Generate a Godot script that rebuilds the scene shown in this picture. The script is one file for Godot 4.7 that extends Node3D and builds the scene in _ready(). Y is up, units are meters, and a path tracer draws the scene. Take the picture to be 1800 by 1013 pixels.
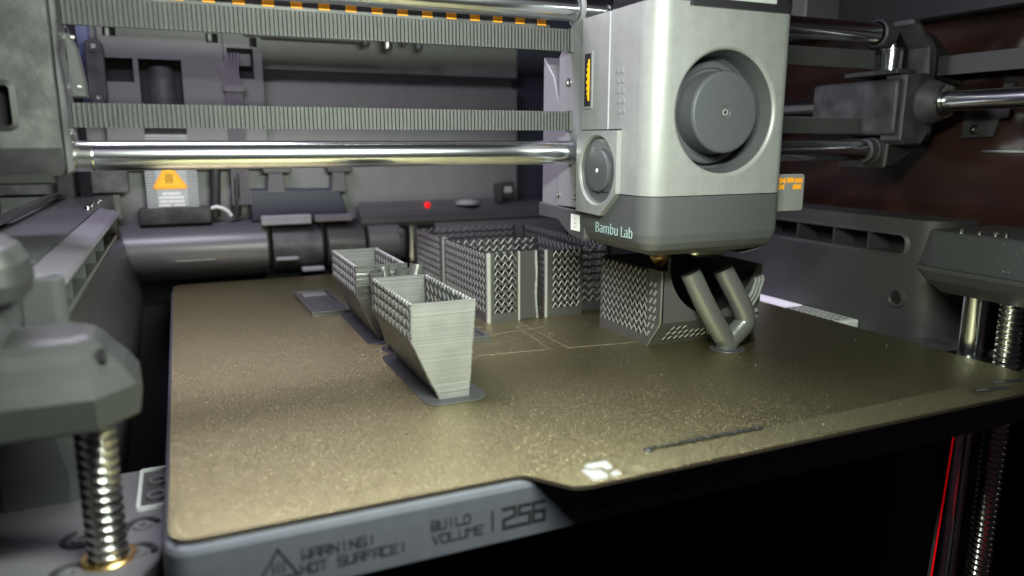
extends Node3D
# Everything is laid out in millimetres and written out in metres (times MM).
# x runs along the gantry, y is up, z points out of the printer's door; the origin is the
# left end of the build plate's set-back front edge, on its printing surface.

const MM := 0.001
const DEG := PI / 180.0
var rng := RandomNumberGenerator.new()
var M := {}
var used := {}

# ------------------------------------------------------------------ shapes
class Shape:
	var org := Vector3.ZERO
	var xf := Transform3D.IDENTITY
	var st := SurfaceTool.new()
	var group := 0
	var count := 0

	func _init(o := Vector3.ZERO) -> void:
		org = o
		st.begin(Mesh.PRIMITIVE_TRIANGLES)

	func tri(a: Vector3, b: Vector3, c: Vector3, g := -1) -> void:
		st.set_smooth_group(g if g >= 0 else 0xFFFFFFFF)
		for p in [a, b, c]:
			st.add_vertex((xf * p - org) * 0.001)
		count += 1

	func quad(a: Vector3, b: Vector3, c: Vector3, d: Vector3, g := -1) -> void:
		tri(a, b, c, g)
		tri(a, c, d, g)

	func box(a: Vector3, b: Vector3, ch := 0.0) -> void:
		if ch <= 0.0:
			var v := []
			for i in 8:
				v.append(Vector3(b.x if i & 1 else a.x, b.y if i & 2 else a.y, b.z if i & 4 else a.z))
			quad(v[0], v[1], v[3], v[2]); quad(v[4], v[6], v[7], v[5]); quad(v[0], v[4], v[5], v[1])
			quad(v[2], v[3], v[7], v[6]); quad(v[0], v[2], v[6], v[4]); quad(v[1], v[5], v[7], v[3])
			return
		# chamfered: each corner has three points, each pulled in on two axes
		var c := {}
		for i in 8:
			for k in 3:
				var p := Vector3(b.x if i & 1 else a.x, b.y if i & 2 else a.y, b.z if i & 4 else a.z)
				for j in 3:
					if j != k:
						p[j] += -ch if i & (1 << j) else ch
				c[i * 3 + k] = p
		for k in 3:
			var u: int = 1 << ((k + 1) % 3)
			var w: int = 1 << ((k + 2) % 3)
			for s in 2:
				var o: int = (1 << k) if s else 0
				var q := [c[o * 3 + k], c[(o | u) * 3 + k], c[(o | u | w) * 3 + k], c[(o | w) * 3 + k]]
				if s: quad(q[0], q[3], q[2], q[1])
				else: quad(q[0], q[1], q[2], q[3])
			# edges along axis k
			var k1 := (k + 1) % 3
			var k2 := (k + 2) % 3
			for e in 4:
				var base: int = (u if e & 1 else 0) | (w if e & 2 else 0)
				var far: int = base | (1 << k)
				if e == 0 or e == 3: quad(c[base * 3 + k1], c[far * 3 + k1], c[far * 3 + k2], c[base * 3 + k2])
				else: quad(c[base * 3 + k1], c[base * 3 + k2], c[far * 3 + k2], c[far * 3 + k1])
		for i in 8:
			if [0, 3, 5, 6].has(i): tri(c[i * 3], c[i * 3 + 2], c[i * 3 + 1])
			else: tri(c[i * 3], c[i * 3 + 1], c[i * 3 + 2])

	static func lift(axis: String, p: Vector2, h: float) -> Vector3:
		if axis == "y": return Vector3(p.x, h, p.y)
		if axis == "z": return Vector3(p.x, p.y, h)
		return Vector3(h, p.y, p.x)   # "x": the outline is (z, y)

	static func inset(poly: PackedVector2Array, d: float) -> PackedVector2Array:
		if d == 0.0: return poly
		var n := poly.size()
		var area := 0.0
		for i in n: area += poly[i].cross(poly[(i + 1) % n])
		var sgn := 1.0 if area > 0.0 else -1.0
		var out := PackedVector2Array()
		for i in n:
			var e0 := (poly[i] - poly[(i + n - 1) % n]).normalized()
			var e1 := (poly[(i + 1) % n] - poly[i]).normalized()
			var n0 := Vector2(-e0.y, e0.x) * sgn
			var n1 := Vector2(-e1.y, e1.x) * sgn
			var m := n0 + n1
			var l := maxf(m.length_squared() * 0.5, 0.25)
			out.append(poly[i] + m * d / l)
		return out

	func ring_side(axis: String, p: PackedVector2Array, q: PackedVector2Array, h0: float, h1: float, gbase := 0) -> void:
		var n := p.size()
		var g := gbase
		for i in n:
			var e0 := (p[i] - p[(i + n - 1) % n]).normalized()
			var e1 := (p[(i + 1) % n] - p[i]).normalized()
			if e0.dot(e1) < 0.85: g += 1
			var j := (i + 1) % n
			quad(lift(axis, p[i], h0), lift(axis, p[j], h0), lift(axis, q[j], h1), lift(axis, q[i], h1), g + 1)

	func cap(axis: String, p: PackedVector2Array, h: float, flip := false) -> void:
		var t := Geometry2D.triangulate_polygon(p)
		for i in range(0, t.size(), 3):
			var a := lift(axis, p[t[i]], h)
			var b := lift(axis, p[t[i + 1]], h)
			var c := lift(axis, p[t[i + 2]], h)
			if flip: tri(a, c, b)
			else: tri(a, b, c)

	func prism(axis: String, poly: PackedVector2Array, h0: float, h1: float, bev := 0.0) -> void:
		loft(axis, [[h0, bev], [h0 + bev, 0.0], [h1 - bev, 0.0], [h1, bev]] if bev > 0.0 else [[h0, 0.0], [h1, 0.0]], poly)

	func loft(axis: String, steps: Array, poly: PackedVector2Array) -> void:
		var rings := []
		for s in steps: rings.append(inset(poly, s[1]))
		cap(axis, rings[0], steps[0][0])
		for i in steps.size() - 1:
			ring_side(axis, rings[i], rings[i + 1], steps[i][0], steps[i + 1][0], 1000 * (i + 1))
		cap(axis, rings[-1], steps[-1][0], true)

	func frame_of(d: Vector3) -> Basis:
		d = d.normalized()
		var u := d.cross(Vector3.UP if absf(d.y) < 0.9 else Vector3.RIGHT).normalized()
		return Basis(u, d.cross(u), d)

	# profile: [[radius, height], ...] turned about the line from o along d
	func lathe(o: Vector3, d: Vector3, profile: Array, n := 32, smooth := false) -> void:
		var f := frame_of(d)
		for k in profile.size() - 1:
			for i in n:
				var a := TAU * i / n
				var b := TAU * (i + 1) / n
				var da := f.x * cos(a) + f.y * sin(a)
				var db := f.x * cos(b) + f.y * sin(b)
				var p: Array = profile[k]
				var q: Array = profile[k + 1]
				quad(o + f.z * p[1] + da * p[0], o + f.z * p[1] + db * p[0], o + f.z * q[1] + db * q[0], o + f.z * q[1] + da * q[0], 5000 if smooth else 5001 + k)

	func tube(path: Array, r: float, n := 12, closed := true, flat := false) -> void:
		var rings := []
		var up := Vector3.ZERO
		for i in path.size():
			var d: Vector3 = (path[mini(i + 1, path.size() - 1)] - path[maxi(i - 1, 0)]).normalized()
			var f: Basis
			if up == Vector3.ZERO: f = frame_of(d)
			else:
				var y := (up - d * up.dot(d)).normalized()
				f = Basis(y.cross(d), y, d)
			up = f.y
			var ring := []
			for k in n:
				var a := TAU * k / n
				ring.append(path[i] + (f.x * cos(a) + f.y * sin(a)) * r)
			rings.append(ring)
		for i in rings.size() - 1:
			for k in n:
				var j := (k + 1) % n
				quad(rings[i][k], rings[i][j], rings[i + 1][j], rings[i + 1][k], -1 if flat else 7000)
		if closed:
			for k in range(1, n - 1):
				tri(rings[0][0], rings[0][k + 1], rings[0][k])
				tri(rings[-1][0], rings[-1][k], rings[-1][k + 1])

	# a threaded shaft along +y
	func thread(o: Vector3, length: float, r: float, pitch: float, starts: int, depth: float) -> void:
		var n := 40
		var per := 10
		var rows := int(length / pitch * per)
		var prev := []
		for j in rows + 1:
			var y := length * j / rows
			var ring := []
			for k in n:
				var a := TAU * k / n
				var ph := fposmod(y / pitch - starts * k / float(n), 1.0)
				var tt := absf(ph * 2.0 - 1.0)
				var w := clampf((tt - 0.22) / 0.3, 0.0, 1.0)
				ring.append(o + Vector3(cos(a), 0, sin(a)) * (r - depth * (1.0 - w)) + Vector3(0, y, 0))
			if j > 0:
				for k in n:
					var q := (k + 1) % n
					quad(prev[k], prev[q], ring[q], ring[k], 7100)
			prev = ring

	# a flat sheet with a round hole: between a circle and an outline that surrounds it
	func sheet_with_hole(axis: String, outline: PackedVector2Array, c: Vector2, r: float, h: float, n := 64) -> void:
		var inner := []
		var outer := []
		for i in n:
			var a := TAU * i / n
			var d := Vector2(cos(a), sin(a))
			inner.append(c + d * r)
			var best := 1e9
			for k in outline.size():
				var hit = Geometry2D.segment_intersects_segment(c, c + d * 1000.0, outline[k], outline[(k + 1) % outline.size()])
				if hit != null: best = minf(best, c.distance_to(hit))
			outer.append(c + d * best)
		# corners of the outline get the nearest ray
		for p in outline:
			var bi := 0
			for i in n:
				if absf((outer[i] - c).angle_to(p - c)) < absf((outer[bi] - c).angle_to(p - c)): bi = i
			outer[bi] = p
		for i in n:
			var j := (i + 1) % n
			quad(lift(axis, inner[i], h), lift(axis, inner[j], h), lift(axis, outer[j], h), lift(axis, outer[i], h), -1)

	func mesh() -> ArrayMesh:
		st.generate_normals()
		return st.commit()


static func v(x: float, y: float, z: float) -> Vector3:
	return Vector3(x, y, z)

static func rrect(x0: float, y0: float, x1: float, y1: float, r: float, n := 6, which := 15) -> PackedVector2Array:
	var out := PackedVector2Array()
	var cs := [[x1 - r, y1 - r, 0.0, x1, y1], [x0 + r, y1 - r, 90.0, x0, y1], [x0 + r, y0 + r, 180.0, x0, y0], [x1 - r, y0 + r, 270.0, x1, y0]]
	for q in 4:
		if not which & (1 << q):
			out.append(Vector2(cs[q][3], cs[q][4]))
			continue
		for k in n + 1:
			var a: float = (cs[q][2] + 90.0 * k / n) * PI / 180.0
			out.append(Vector2(cs[q][0] + r * cos(a), cs[q][1] + r * sin(a)))
	return out

# ------------------------------------------------------------------ objects
func numbered(called: String) -> String:
	var k: int = used.get(called, 0)
	used[called] = k + 1
	return called if k == 0 else "%s_%03d" % [called, k]

func thing(called: String, label: String, category: String, at: Vector3, group := "") -> Node3D:
	var o := Node3D.new()
	o.name = numbered(called)
	add_child(o)
	o.position = at * MM
	o.set_meta("label", label)
	o.set_meta("category", category)
	if group: o.set_meta("group", group)
	return o

func org(o: Node3D) -> Vector3:
	return o.position / MM

func part(called: String, s: Shape, m: Material, parent: Node3D, label := "") -> MeshInstance3D:
	var i := MeshInstance3D.new()
	i.name = called
	i.mesh = s.mesh()
	i.material_override = m
	parent.add_child(i, true)
	if label: i.set_meta("label", label)
	return i

func struct(called: String, s: Shape, m: Material, label: String) -> MeshInstance3D:
	var i := part(called, s, m, self, label)
	i.set_meta("kind", "structure")
	return i

func again(o: Node3D, label: String, shift: Vector3) -> Node3D:
	var c: Node3D = o.duplicate()
	c.name = numbered(o.name)
	add_child(c)
	c.position = o.position + shift * MM
	c.set_meta("label", label)
	return c

# ------------------------------------------------------------------ materials
func tex(im: Image) -> ImageTexture:
	return ImageTexture.create_from_image(im)

func noise_tex(kind: int, freq: float, size: int, octaves := 1, sd := 1) -> NoiseTexture2D:
	var n := FastNoiseLite.new()
	n.noise_type = kind
	n.frequency = freq
	n.seed = sd
	n.fractal_octaves = octaves
	n.fractal_type = FastNoiseLite.FRACTAL_FBM if octaves > 1 else FastNoiseLite.FRACTAL_NONE
	if kind == FastNoiseLite.TYPE_CELLULAR:
		n.cellular_return_type = FastNoiseLite.RETURN_DISTANCE
	var t := NoiseTexture2D.new()
	t.noise = n
	t.width = size
	t.height = size
	t.seamless = true
	t.generate_mipmaps = false
	return t

func ramped(t: NoiseTexture2D, stops: Array) -> NoiseTexture2D:
	var g := Gradient.new()
	g.offsets = PackedFloat32Array()
	var cols := PackedColorArray()
	var offs := PackedFloat32Array()
	for s in stops:
		offs.append(s[0])
		cols.append(s[1])
	g.offsets = offs
	g.colors = cols
	t.color_ramp = g
	return t

func lin(r: float, g: float, b: float) -> Color:
	return Color(r, g, b).linear_to_srgb()

func mat(c: Color, rough := 0.5, metal := 0.0) -> StandardMaterial3D:
	var m := StandardMaterial3D.new()
	m.albedo_color = c
	m.roughness = rough
	m.metallic = metal
	return m

func grain(m: StandardMaterial3D, bump: Texture2D, tile_mm: float, relief_mm: float, rough: Texture2D = null) -> StandardMaterial3D:
	m.uv1_triplanar = true
	m.uv1_scale = Vector3.ONE / (tile_mm * MM)
	m.heightmap_enabled = true
	m.heightmap_texture = bump
	m.heightmap_scale = relief_mm * 0.1
	if rough: m.roughness_texture = rough
	return m

func tinted(m: StandardMaterial3D, t: Texture2D, tile_mm: float) -> StandardMaterial3D:
	m.uv1_triplanar = true
	m.uv1_scale = Vector3.ONE / (tile_mm * MM)
	m.albedo_texture = t
	return m

func layer_image() -> Image:
	# printed layers: one row is one thirtieth of a millimetre
	var h := 1024
	var im := Image.create(128, h, false, Image.FORMAT_RF)
	var n := FastNoiseLite.new()
	n.seed = 5
	n.frequency = 0.02
	var amp := 0.5
	for y in h:
		var layer := int(y / 6.4)
		var r2 := RandomNumberGenerator.new()
		r2.seed = layer * 7919 + 3
		amp = 0.45 + 0.35 * r2.randf()
		if r2.randf() < 0.09: amp += 0.5
		var ph := fmod(y, 6.4) / 6.4
		var bump := sin(ph * PI)
		for x in 128:
			var wob := n.get_noise_2d(x * 4.0, layer * 40.0) * 0.35
			im.set_pixel(x, y, Color(clampf(bump * 0.5 * amp + amp * 0.35 + wob * 0.3, 0, 1), 0, 0))
	return im

# a powder coat: thousands of small domes of every size, wrapped round the picture's borders
func grain_images() -> Array:
	var n := 1024
	var h := PackedFloat32Array()
	var r := PackedFloat32Array()
	h.resize(n * n)
	r.resize(n * n)
	r.fill(0.86)
	var g := RandomNumberGenerator.new()
	g.seed = 19
	for k in 30000:
		var cx := g.randi_range(0, n - 1)
		var cy := g.randi_range(0, n - 1)
		var rad := g.randf_range(3.2, 6.0)
		var top := g.randf_range(0.35, 1.0)
		var sh := g.randf_range(0.82, 1.0) if g.randf() > 0.04 else 0.6
		var m := int(rad)
		for y in range(-m, m + 1):
			for x in range(-m, m + 1):
				var q := 1.0 - (x * x + y * y) / (rad * rad)
				if q <= 0.0: continue
				var at := ((cy + y) & (n - 1)) * n + ((cx + x) & (n - 1))
				var z := top * q * q * (3.0 - 2.0 * q)
				if z > h[at]:
					h[at] = z
					r[at] = sh
	return [Image.create_from_data(n, n, false, Image.FORMAT_RF, h.to_byte_array()), Image.create_from_data(n, n, false, Image.FORMAT_RF, r.to_byte_array())]

func make_materials() -> void:
	var fine := noise_tex(FastNoiseLite.TYPE_SIMPLEX_SMOOTH, 0.16, 512, 2, 11)
	var mid := noise_tex(FastNoiseLite.TYPE_SIMPLEX_SMOOTH, 0.03, 512, 4, 12)
	var smear := ramped(noise_tex(FastNoiseLite.TYPE_SIMPLEX_SMOOTH, 0.004, 512, 3, 31), [[0.1, Color(0.95, 0.95, 0.95)], [0.9, Color(1, 1, 1)]])
	var blot := ramped(noise_tex(FastNoiseLite.TYPE_SIMPLEX_SMOOTH, 0.005, 512, 3, 41), [[0.2, Color(0.7, 0.7, 0.7)], [0.8, Color(1, 1, 1)]])
	var grains := grain_images()
	var cells := tex(grains[0])
	var glitter := tex(grains[1])
	var layers := tex(layer_image())
	var rough_var := ramped(noise_tex(FastNoiseLite.TYPE_SIMPLEX_SMOOTH, 0.006, 512, 3, 61), [[0.2, Color(0.93, 0.93, 0.93)], [0.8, Color(1, 1, 1)]])

	M.gold = grain(mat(lin(0.435, 0.39, 0.222), 0.36, 1.0), cells, 47.0, 0.14, glitter)
	M.gold_smooth = grain(mat(lin(0.48, 0.435, 0.27), 0.44, 1.0), cells, 43.0, 0.1, glitter)
	M.gold_edge = mat(lin(0.03, 0.022, 0.016), 0.6)
	M.white_mark = mat(lin(0.24, 0.24, 0.245), 0.9)
	M.white_mark.metallic_specular = 0.1
	M.bed = grain(tinted(mat(lin(0.08, 0.084, 0.108), 0.45), smear, 60.0), fine, 20.0, 0.02)
	M.black = mat(lin(0.012, 0.012, 0.013), 0.5)
	M.black_gloss = mat(lin(0.02, 0.02, 0.022), 0.12)
	M.ink = mat(lin(0.015, 0.015, 0.017), 0.5)
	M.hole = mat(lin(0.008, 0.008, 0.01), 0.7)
	M.print = grain(tinted(mat(lin(0.168, 0.171, 0.169), 0.55, 0.05), rough_var, 60.0), layers, 34.0, 0.045)
	M.print_dark = grain(mat(lin(0.072, 0.072, 0.075), 0.4, 0.2), layers, 34.0, 0.05)  # same filament, shade on the turned-away walls put into its colour
	M.lattice = grain(mat(lin(0.28, 0.284, 0.28), 0.34, 0.3), layers, 34.0, 0.05)  # print filament brightened: light caught by the struts is in the colour
	M.brim = grain(mat(lin(0.05, 0.05, 0.055), 0.45, 0.1), layers, 30.0, 0.03)
	M.pipe = grain(mat(lin(0.15, 0.152, 0.15), 0.27, 0.5), layers, 34.0, 0.04)
	M.head = grain(tinted(mat(lin(0.272, 0.278, 0.277), 0.42, 0.25), smear, 90.0), fine, 14.0, 0.012)
	M.head_low = grain(mat(lin(0.085, 0.088, 0.093), 0.42, 0.25), fine, 14.0, 0.015)
	M.head_base = grain(mat(lin(0.2, 0.198, 0.212), 0.5), fine, 16.0, 0.02)
	M.fan = grain(mat(lin(0.072, 0.075, 0.08), 0.36), fine, 16.0, 0.012)
	M.fan_side = grain(mat(lin(0.068, 0.072, 0.08), 0.4), fine, 16.0, 0.012)
	M.chrome = mat(lin(0.74, 0.765, 0.8), 0.2, 1.0)
	M.steel = mat(lin(0.5, 0.5, 0.48), 0.25, 1.0)
	M.brass = mat(lin(0.75, 0.5, 0.2), 0.3, 1.0)
	M.screw = mat(lin(0.5, 0.5, 0.49), 0.22, 1.0)
	M.belt = grain(mat(lin(0.068, 0.07, 0.071), 0.36), fine, 6.0, 0.05)
	M.cast = grain(tinted(mat(lin(0.088, 0.09, 0.09), 0.5, 0.1), blot, 70.0), mid, 40.0, 0.06)
	M.cast_dark = grain(tinted(mat(lin(0.09, 0.09, 0.1), 0.5, 0.1), blot, 50.0), mid, 40.0, 0.05)
	M.bezel = grain(mat(lin(0.05, 0.0525, 0.055), 0.36), fine, 22.0, 0.025)
	M.bezel_dark = grain(mat(lin(0.052, 0.051, 0.055), 0.4), fine, 22.0, 0.025)
	M.back = grain(tinted(mat(lin(0.175, 0.178, 0.184), 0.5), smear, 160.0), fine, 30.0, 0.02)
	M.back_panel = grain(mat(lin(0.135, 0.135, 0.142), 0.45), fine, 30.0, 0.02)
	M.back_low = mat(lin(0.012, 0.012, 0.016), 0.6)
	M.block = grain(tinted(mat(lin(0.021, 0.0225, 0.0225), 0.5), smear, 40.0), fine, 18.0, 0.03)
	M.navy = mat(lin(0.035, 0.038, 0.06), 0.5)
	M.arm = grain(mat(lin(0.09, 0.087, 0.1), 0.5), fine, 18.0, 0.03)  # grey with the rear lamp's violet cast mixed in
	M.pale = grain(tinted(mat(lin(0.42, 0.44, 0.45), 0.5), smear, 50.0), fine, 18.0, 0.02)
	M.brown = tinted(mat(lin(0.045, 0.022, 0.018), 0.14), blot, 220.0)
	M.glass_dark = tinted(mat(lin(0.02, 0.02, 0.024), 0.15), blot, 150.0)
	M.orange = mat(lin(1.0, 0.40, 0.01), 0.5)
	M.yellow = mat(lin(0.95, 0.52, 0.01), 0.45)
	M.white = mat(lin(0.85, 0.86, 0.86), 0.5)
	M.logo_ink = mat(lin(0.3, 0.42, 0.41), 0.5)
	M.rubber = mat(lin(0.025, 0.025, 0.03), 0.55)
	M.navy_light = mat(lin(0.10, 0.12, 0.26), 0.45)
	M.head_dim = mat(lin(0.24, 0.25, 0.245), 0.4, 0.3)
	M.rear_bezel = grain(mat(lin(0.11, 0.112, 0.118), 0.3), fine, 22.0, 0.02)
	M.print_mid = grain(mat(lin(0.1, 0.1, 0.1), 0.36, 0.4), layers, 34.0, 0.05)
	M.post = grain(mat(lin(0.36, 0.37, 0.355), 0.4, 0.1), layers, 34.0, 0.05)  # filament lightened to paint lamp light onto corner posts and rib
	M.strand = mat(lin(0.015, 0.015, 0.017), 0.4)
	M.hole_shade = mat(lin(0.012, 0.012, 0.013), 0.6)  # near-black for sheets that paint the shade seen through lattice holes
	M.brown_ink = mat(lin(0.35, 0.12, 0.005), 0.5)
	M.tag = mat(lin(0.2, 0.205, 0.2), 0.5)
	M.gold_dull = mat(lin(0.21, 0.185, 0.125), 0.65, 0.4)
	M.block_mid = grain(mat(lin(0.12, 0.12, 0.122), 0.55), fine, 18.0, 0.03)
	M.wire = mat(lin(0.16, 0.15, 0.17), 0.45)

func glow(c: Color, energy: float) -> StandardMaterial3D:
	var m := mat(c, 0.5)
	m.emission_enabled = true
	m.emission = c
	m.emission_energy_multiplier = energy
	return m

# ------------------------------------------------------------------ scene
func _ready() -> void:
	rng.seed = 4
	var cam := Camera3D.new()
	cam.name = "camera"
	add_child(cam)
	cam.position = v(7.4, 75.0, 144.4) * MM
	cam.rotation = Vector3(-0.195, -0.417, 0.0)
	var att := CameraAttributesPhysical.new()
	att.frustum_focal_length = 30.98
	att.frustum_near = 0.01
	att.frustum_far = 10.0
	att.frustum_focus_distance = 0.262
	att.exposure_aperture = 12.5
	cam.attributes = att
	cam.current = true

	var we := WorldEnvironment.new()
	we.name = "environment"
	var env := Environment.new()
	env.background_mode = Environment.BG_COLOR
	env.background_color = lin(0.011, 0.0085, 0.011)
	env.tonemap_mode = Environment.TONE_MAPPER_LINEAR
	env.tonemap_exposure = 1.0
	env.sdfgi_enabled = true
	env.ssao_enabled = true
	env.ssil_enabled = true
	we.environment = env
	add_child(we)

	make_materials()
	lamps()
	setting()
	bed()
	make_prints()
	gantry()
	toolhead()
	side_left()
	side_right()
	back_things()

func area(parent: Node3D, at: Vector3, target: Vector3, size: Vector2, c: Color, energy: float) -> void:
	var l := AreaLight3D.new()
	l.name = "light"
	parent.add_child(l)
	l.area_size = size * MM
	l.light_color = c
	l.light_energy = energy
	l.shadow_enabled = true
	l.area_range = 5.0
	l.look_at_from_position(at * MM, target * MM, Vector3.UP if absf((target - at).normalized().y) < 0.99 else Vector3.RIGHT)

func lamps() -> void:
	# the chamber's own lamp, a bar at the front above the door, out of the frame
	var a := v(68, 126, 62)
	var t := v(44, 0, -60)
	var o := thing("chamber_lamp", "slim white light bar above the open front of the printer", "lamp", a)
	var f := Transform3D(Basis.looking_at((t - a).normalized()), a)
	var s := Shape.new(a)
	s.xf = f
	s.box(v(-56, -9, 2), v(56, 9, 8), 1.0)
	part("housing", s, M.pale, o)
	s = Shape.new(a)
	s.xf = f
	s.box(v(-53, -6.5, 0), v(53, 6.5, 2))
	part("light_face", s, glow(Color(0.96, 1.0, 0.93), 3.0), o)
	area(o, f * v(0, 0, -1.0), f * v(0, 0, -50), Vector2(106, 13), Color(0.96, 1.0, 0.93), LAMP)
	# pale violet light from the rear left corner, above the frame
	a = v(-4, 228, -140)
	t = v(30, 0, -60)
	o = thing("rear_lamp", "pale violet light panel high in the printer's rear left corner", "lamp", a)
	f = Transform3D(Basis.looking_at((t - a).normalized()), a)
	s = Shape.new(a)
	s.xf = f
	s.box(v(-64, -44, 2), v(64, 44, 8), 1.0)
	part("housing", s, M.pale, o)
	s = Shape.new(a)
	s.xf = f
	s.box(v(-60, -40, 0), v(60, 40, 2))
	part("light_face", s, glow(Color(0.95, 0.91, 1.0), 1.2), o)
	area(o, f * v(0, 0, -1.0), f * v(0, 0, -50), Vector2(120, 80), Color(0.95, 0.91, 1.0), TOP)

const LAMP := 0.095
const TOP := 0.078

func setting() -> void:
	var s := Shape.new()
	s.box(v(-80, 140, 72), v(345, 240, 100), 2.0)
	struct("added_header", s, M.pale, "unseen pale header, added for the rods to mirror, over the printer's open door")  # out of view, added pale so the chrome rods reflect it
	s = Shape.new()
	s.box(v(-80, -330, -345), v(345, -320, 30))
	struct("chamber_floor", s, M.back_low, "black floor far below the build plate")
	s = Shape.new()
	s.box(v(-80, -320, -345), v(345, 2, -335))
	struct("back_wall_base", s, M.back_low, "shade painted as a black foot of the chamber's rear wall")  # black paints the shade below the bed onto this stretch
	s = Shape.new()
	# rear wall with a long horizontal groove and a black column at its right end
	s.box(v(-80, 2, -325), v(212, 108, -310))
	s.box(v(-80, 108, -325), v(212, 115, -318))
	s.box(v(-80, 115, -325), v(212, 200, -310))
	struct("back_wall", s, M.back, "grey plastic rear wall with a long groove across it")
	s = Shape.new()
	s.box(v(212, 2, -335), v(345, 200, -318))
	struct("back_wall_end", s, M.navy, "black strip of rear wall behind the printing head")
	s = Shape.new()
	s.box(v(-84, -320, -335), v(-76, 200, 30))
	struct("left_wall", s, M.glass_dark, "dark glossy side wall behind the left-hand motion frame")
	s = Shape.new()
	s.box(v(330, -320, -335), v(338, 260, 40))
	struct("right_wall", s, M.brown, "glossy dark brown side wall behind the right-hand guide rail")
	s = Shape.new()
	s.box(v(318, 128, -335), v(330, 150, 40), 1.0)
	struct("right_wall_rail", s, M.black, "black frame rail along the head of the brown side wall")

func bed() -> void:
	var o := thing("build_plate", "bronze textured spring steel plate the grey prints stand on", "plate", v(0, 0, 0))
	var pts := []
	var addarc := func(cx: float, cz: float, r: float, a0: float, a1: float, n: int) -> void:
		for k in n + 1:
			var a := lerpf(a0, a1, k / float(n)) * DEG
			pts.append(Vector2(cx + r * cos(a), cz + r * sin(a)))
	addarc.call(5, -276.8, 5, 180, 270, 6)
	addarc.call(252, -276.8, 5, 270, 360, 6)
	addarc.call(251, 3, 6, 0, 50, 5)
	pts.append(Vector2(243, 10))
	addarc.call(236, 2, 9, 75, 90, 3)
	addarc.call(86, 2, 9, 90, 118, 6)
	addarc.call(71.0, 7, 7, -52, -90, 6)
	addarc.call(5, -5, 5, 90, 180, 8)
	var pl := PackedVector2Array(pts)
	var s := Shape.new()
	s.cap("y", pl, 0.0, true)
	# two finger slots at the far right of the tab are cut as dark recesses below
	part("plate_sheet", s, M.gold, o)
	s = Shape.new()
	s.ring_side("y", pl, pl, -0.001, -0.9)
	s.cap("y", pl, -0.9)
	part("plate_edge", s, M.gold_edge, o)
	s = Shape.new()
	var tab := PackedVector2Array([Vector2(96, 2.2), Vector2(212, -1.0), Vector2(222, -0.8), Vector2(222, 10.4), Vector2(97, 10.4)])
	s.loft("y", [[0.002, 0.0], [0.03, 0.0], [0.05, 0.6]], tab)
	part("tab_border", s, M.gold_smooth, o)
	# the plate maker's mark: two hooks and a dot of bare steel
	var marks := [
		[[89.0, 1.83], [90.16, 1.09], [95.07, 1.11], [95.36, 1.65], [95.18, 5.02], [94.45, 5.71], [92.95, 6.16], [92.33, 4.21], [90.04, 4.2], [88.83, 3.0]],
		[[87.14, 3.81], [88.4, 3.25], [89.5, 4.5], [89.98, 4.83], [91.8, 4.97], [91.77, 8.74], [90.79, 9.6], [87.07, 9.6]],
		[[92.62, 7.33], [95.12, 6.79], [95.09, 8.97], [92.92, 9.7], [92.47, 9.5]]]
	for mk in marks:
		var q := PackedVector2Array()
		for p in mk: q.append(Vector2(p[0], p[1]))
		s = Shape.new()
		s.loft("y", [[0.002, 0.1], [0.1, 0.1], [0.12, 0.2]], q)
		part("logo_mark", s, M.white_mark, o)
	for l in [[[130, -131], [127, -91], [99, -94]], [[134, -131], [134, -90], [150, -88], [167, -86]], [[98, -112], [120, -120], [140, -122]]]:
		s = Shape.new()
		var path := []
		for k in l.size() - 1:
			for j in 10:
				var p := v(l[k][0], 0, l[k][1]).lerp(v(l[k + 1][0], 0, l[k + 1][1]), j / 10.0)
				path.append(p + v(rng.randf_range(-0.15, 0.15), 0.02, rng.randf_range(-0.15, 0.15)))
		path.append(v(l[-1][0], 0.02, l[-1][1]))
		s.tube(path, 0.09, 6)
		part("scratch_line", s, M.gold_dull, o)
	for sl in [[223.5, 3.6, 238, 6.6], [235.5, 0.8, 249, 3.8]]:
		s = Shape.new()
		s.prism("y", PackedVector2Array([Vector2(sl[0], sl[1]), Vector2(sl[0] + 3, sl[1] - 1.8), Vector2(sl[2], sl[3] - 2.4), Vector2(sl[2], sl[3]), Vector2(sl[0] + 2, sl[1] + 1.2)]), 0.002, 0.06)
		part("finger_slot", s, M.black, o)
		s = Shape.new()
		s.prism("y", PackedVector2Array([Vector2(sl[0] + 1, sl[1]), Vector2(sl[0] + 3, sl[1] - 1.0), Vector2(sl[0] + 6.5, sl[1] - 0.2), Vector2(sl[0] + 6.5, sl[1] + 0.9)]), 0.06, 0.1)
		part("slot_liner", s, M.arm, o)

	# crumbs of plastic on the plate
	s = Shape.new()
	for i in 80:
		var p := v(rng.randf_range(8, 250), 0.1, rng.randf_range(-260, 8))
		if p.z > -1.0 and p.x < 90: continue
		s.xf = Transform3D(Basis.from_euler(v(rng.randf() * 6, rng.randf() * 6, rng.randf() * 6)), p)
		var h := rng.randf_range(0.05, 0.13)
		s.box(v(-h, -h * 0.6, -h), v(h, h * 0.6, h))
	s.xf = Transform3D.IDENTITY
	var crumbs := part("plastic_crumbs", s, M.pale, self, "pale crumbs of plastic scattered over the bronze plate")
	crumbs.set_meta("kind", "stuff")

	o = thing("print_bed", "grey print bed with printed lettering under the bronze plate", "print bed", v(0, -15, 0))
	s = Shape.new(org(o))
	var base := rrect(-1.2, -278, 258.5, 1.6, 5.5, 8)
	s.loft("y", [[-15.2, 0.6], [-14.6, 0.0], [-2.6, 0.0], [-1.6, 0.5], [-1.2, 1.4]], base)
	part("bed_frame", s, M.bed, o)
	s = Shape.new(org(o))
	s.box(v(1, -1.2, -275), v(256, -0.92, -0.6))
	part("magnet_sheet", s, M.black, o)
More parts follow.
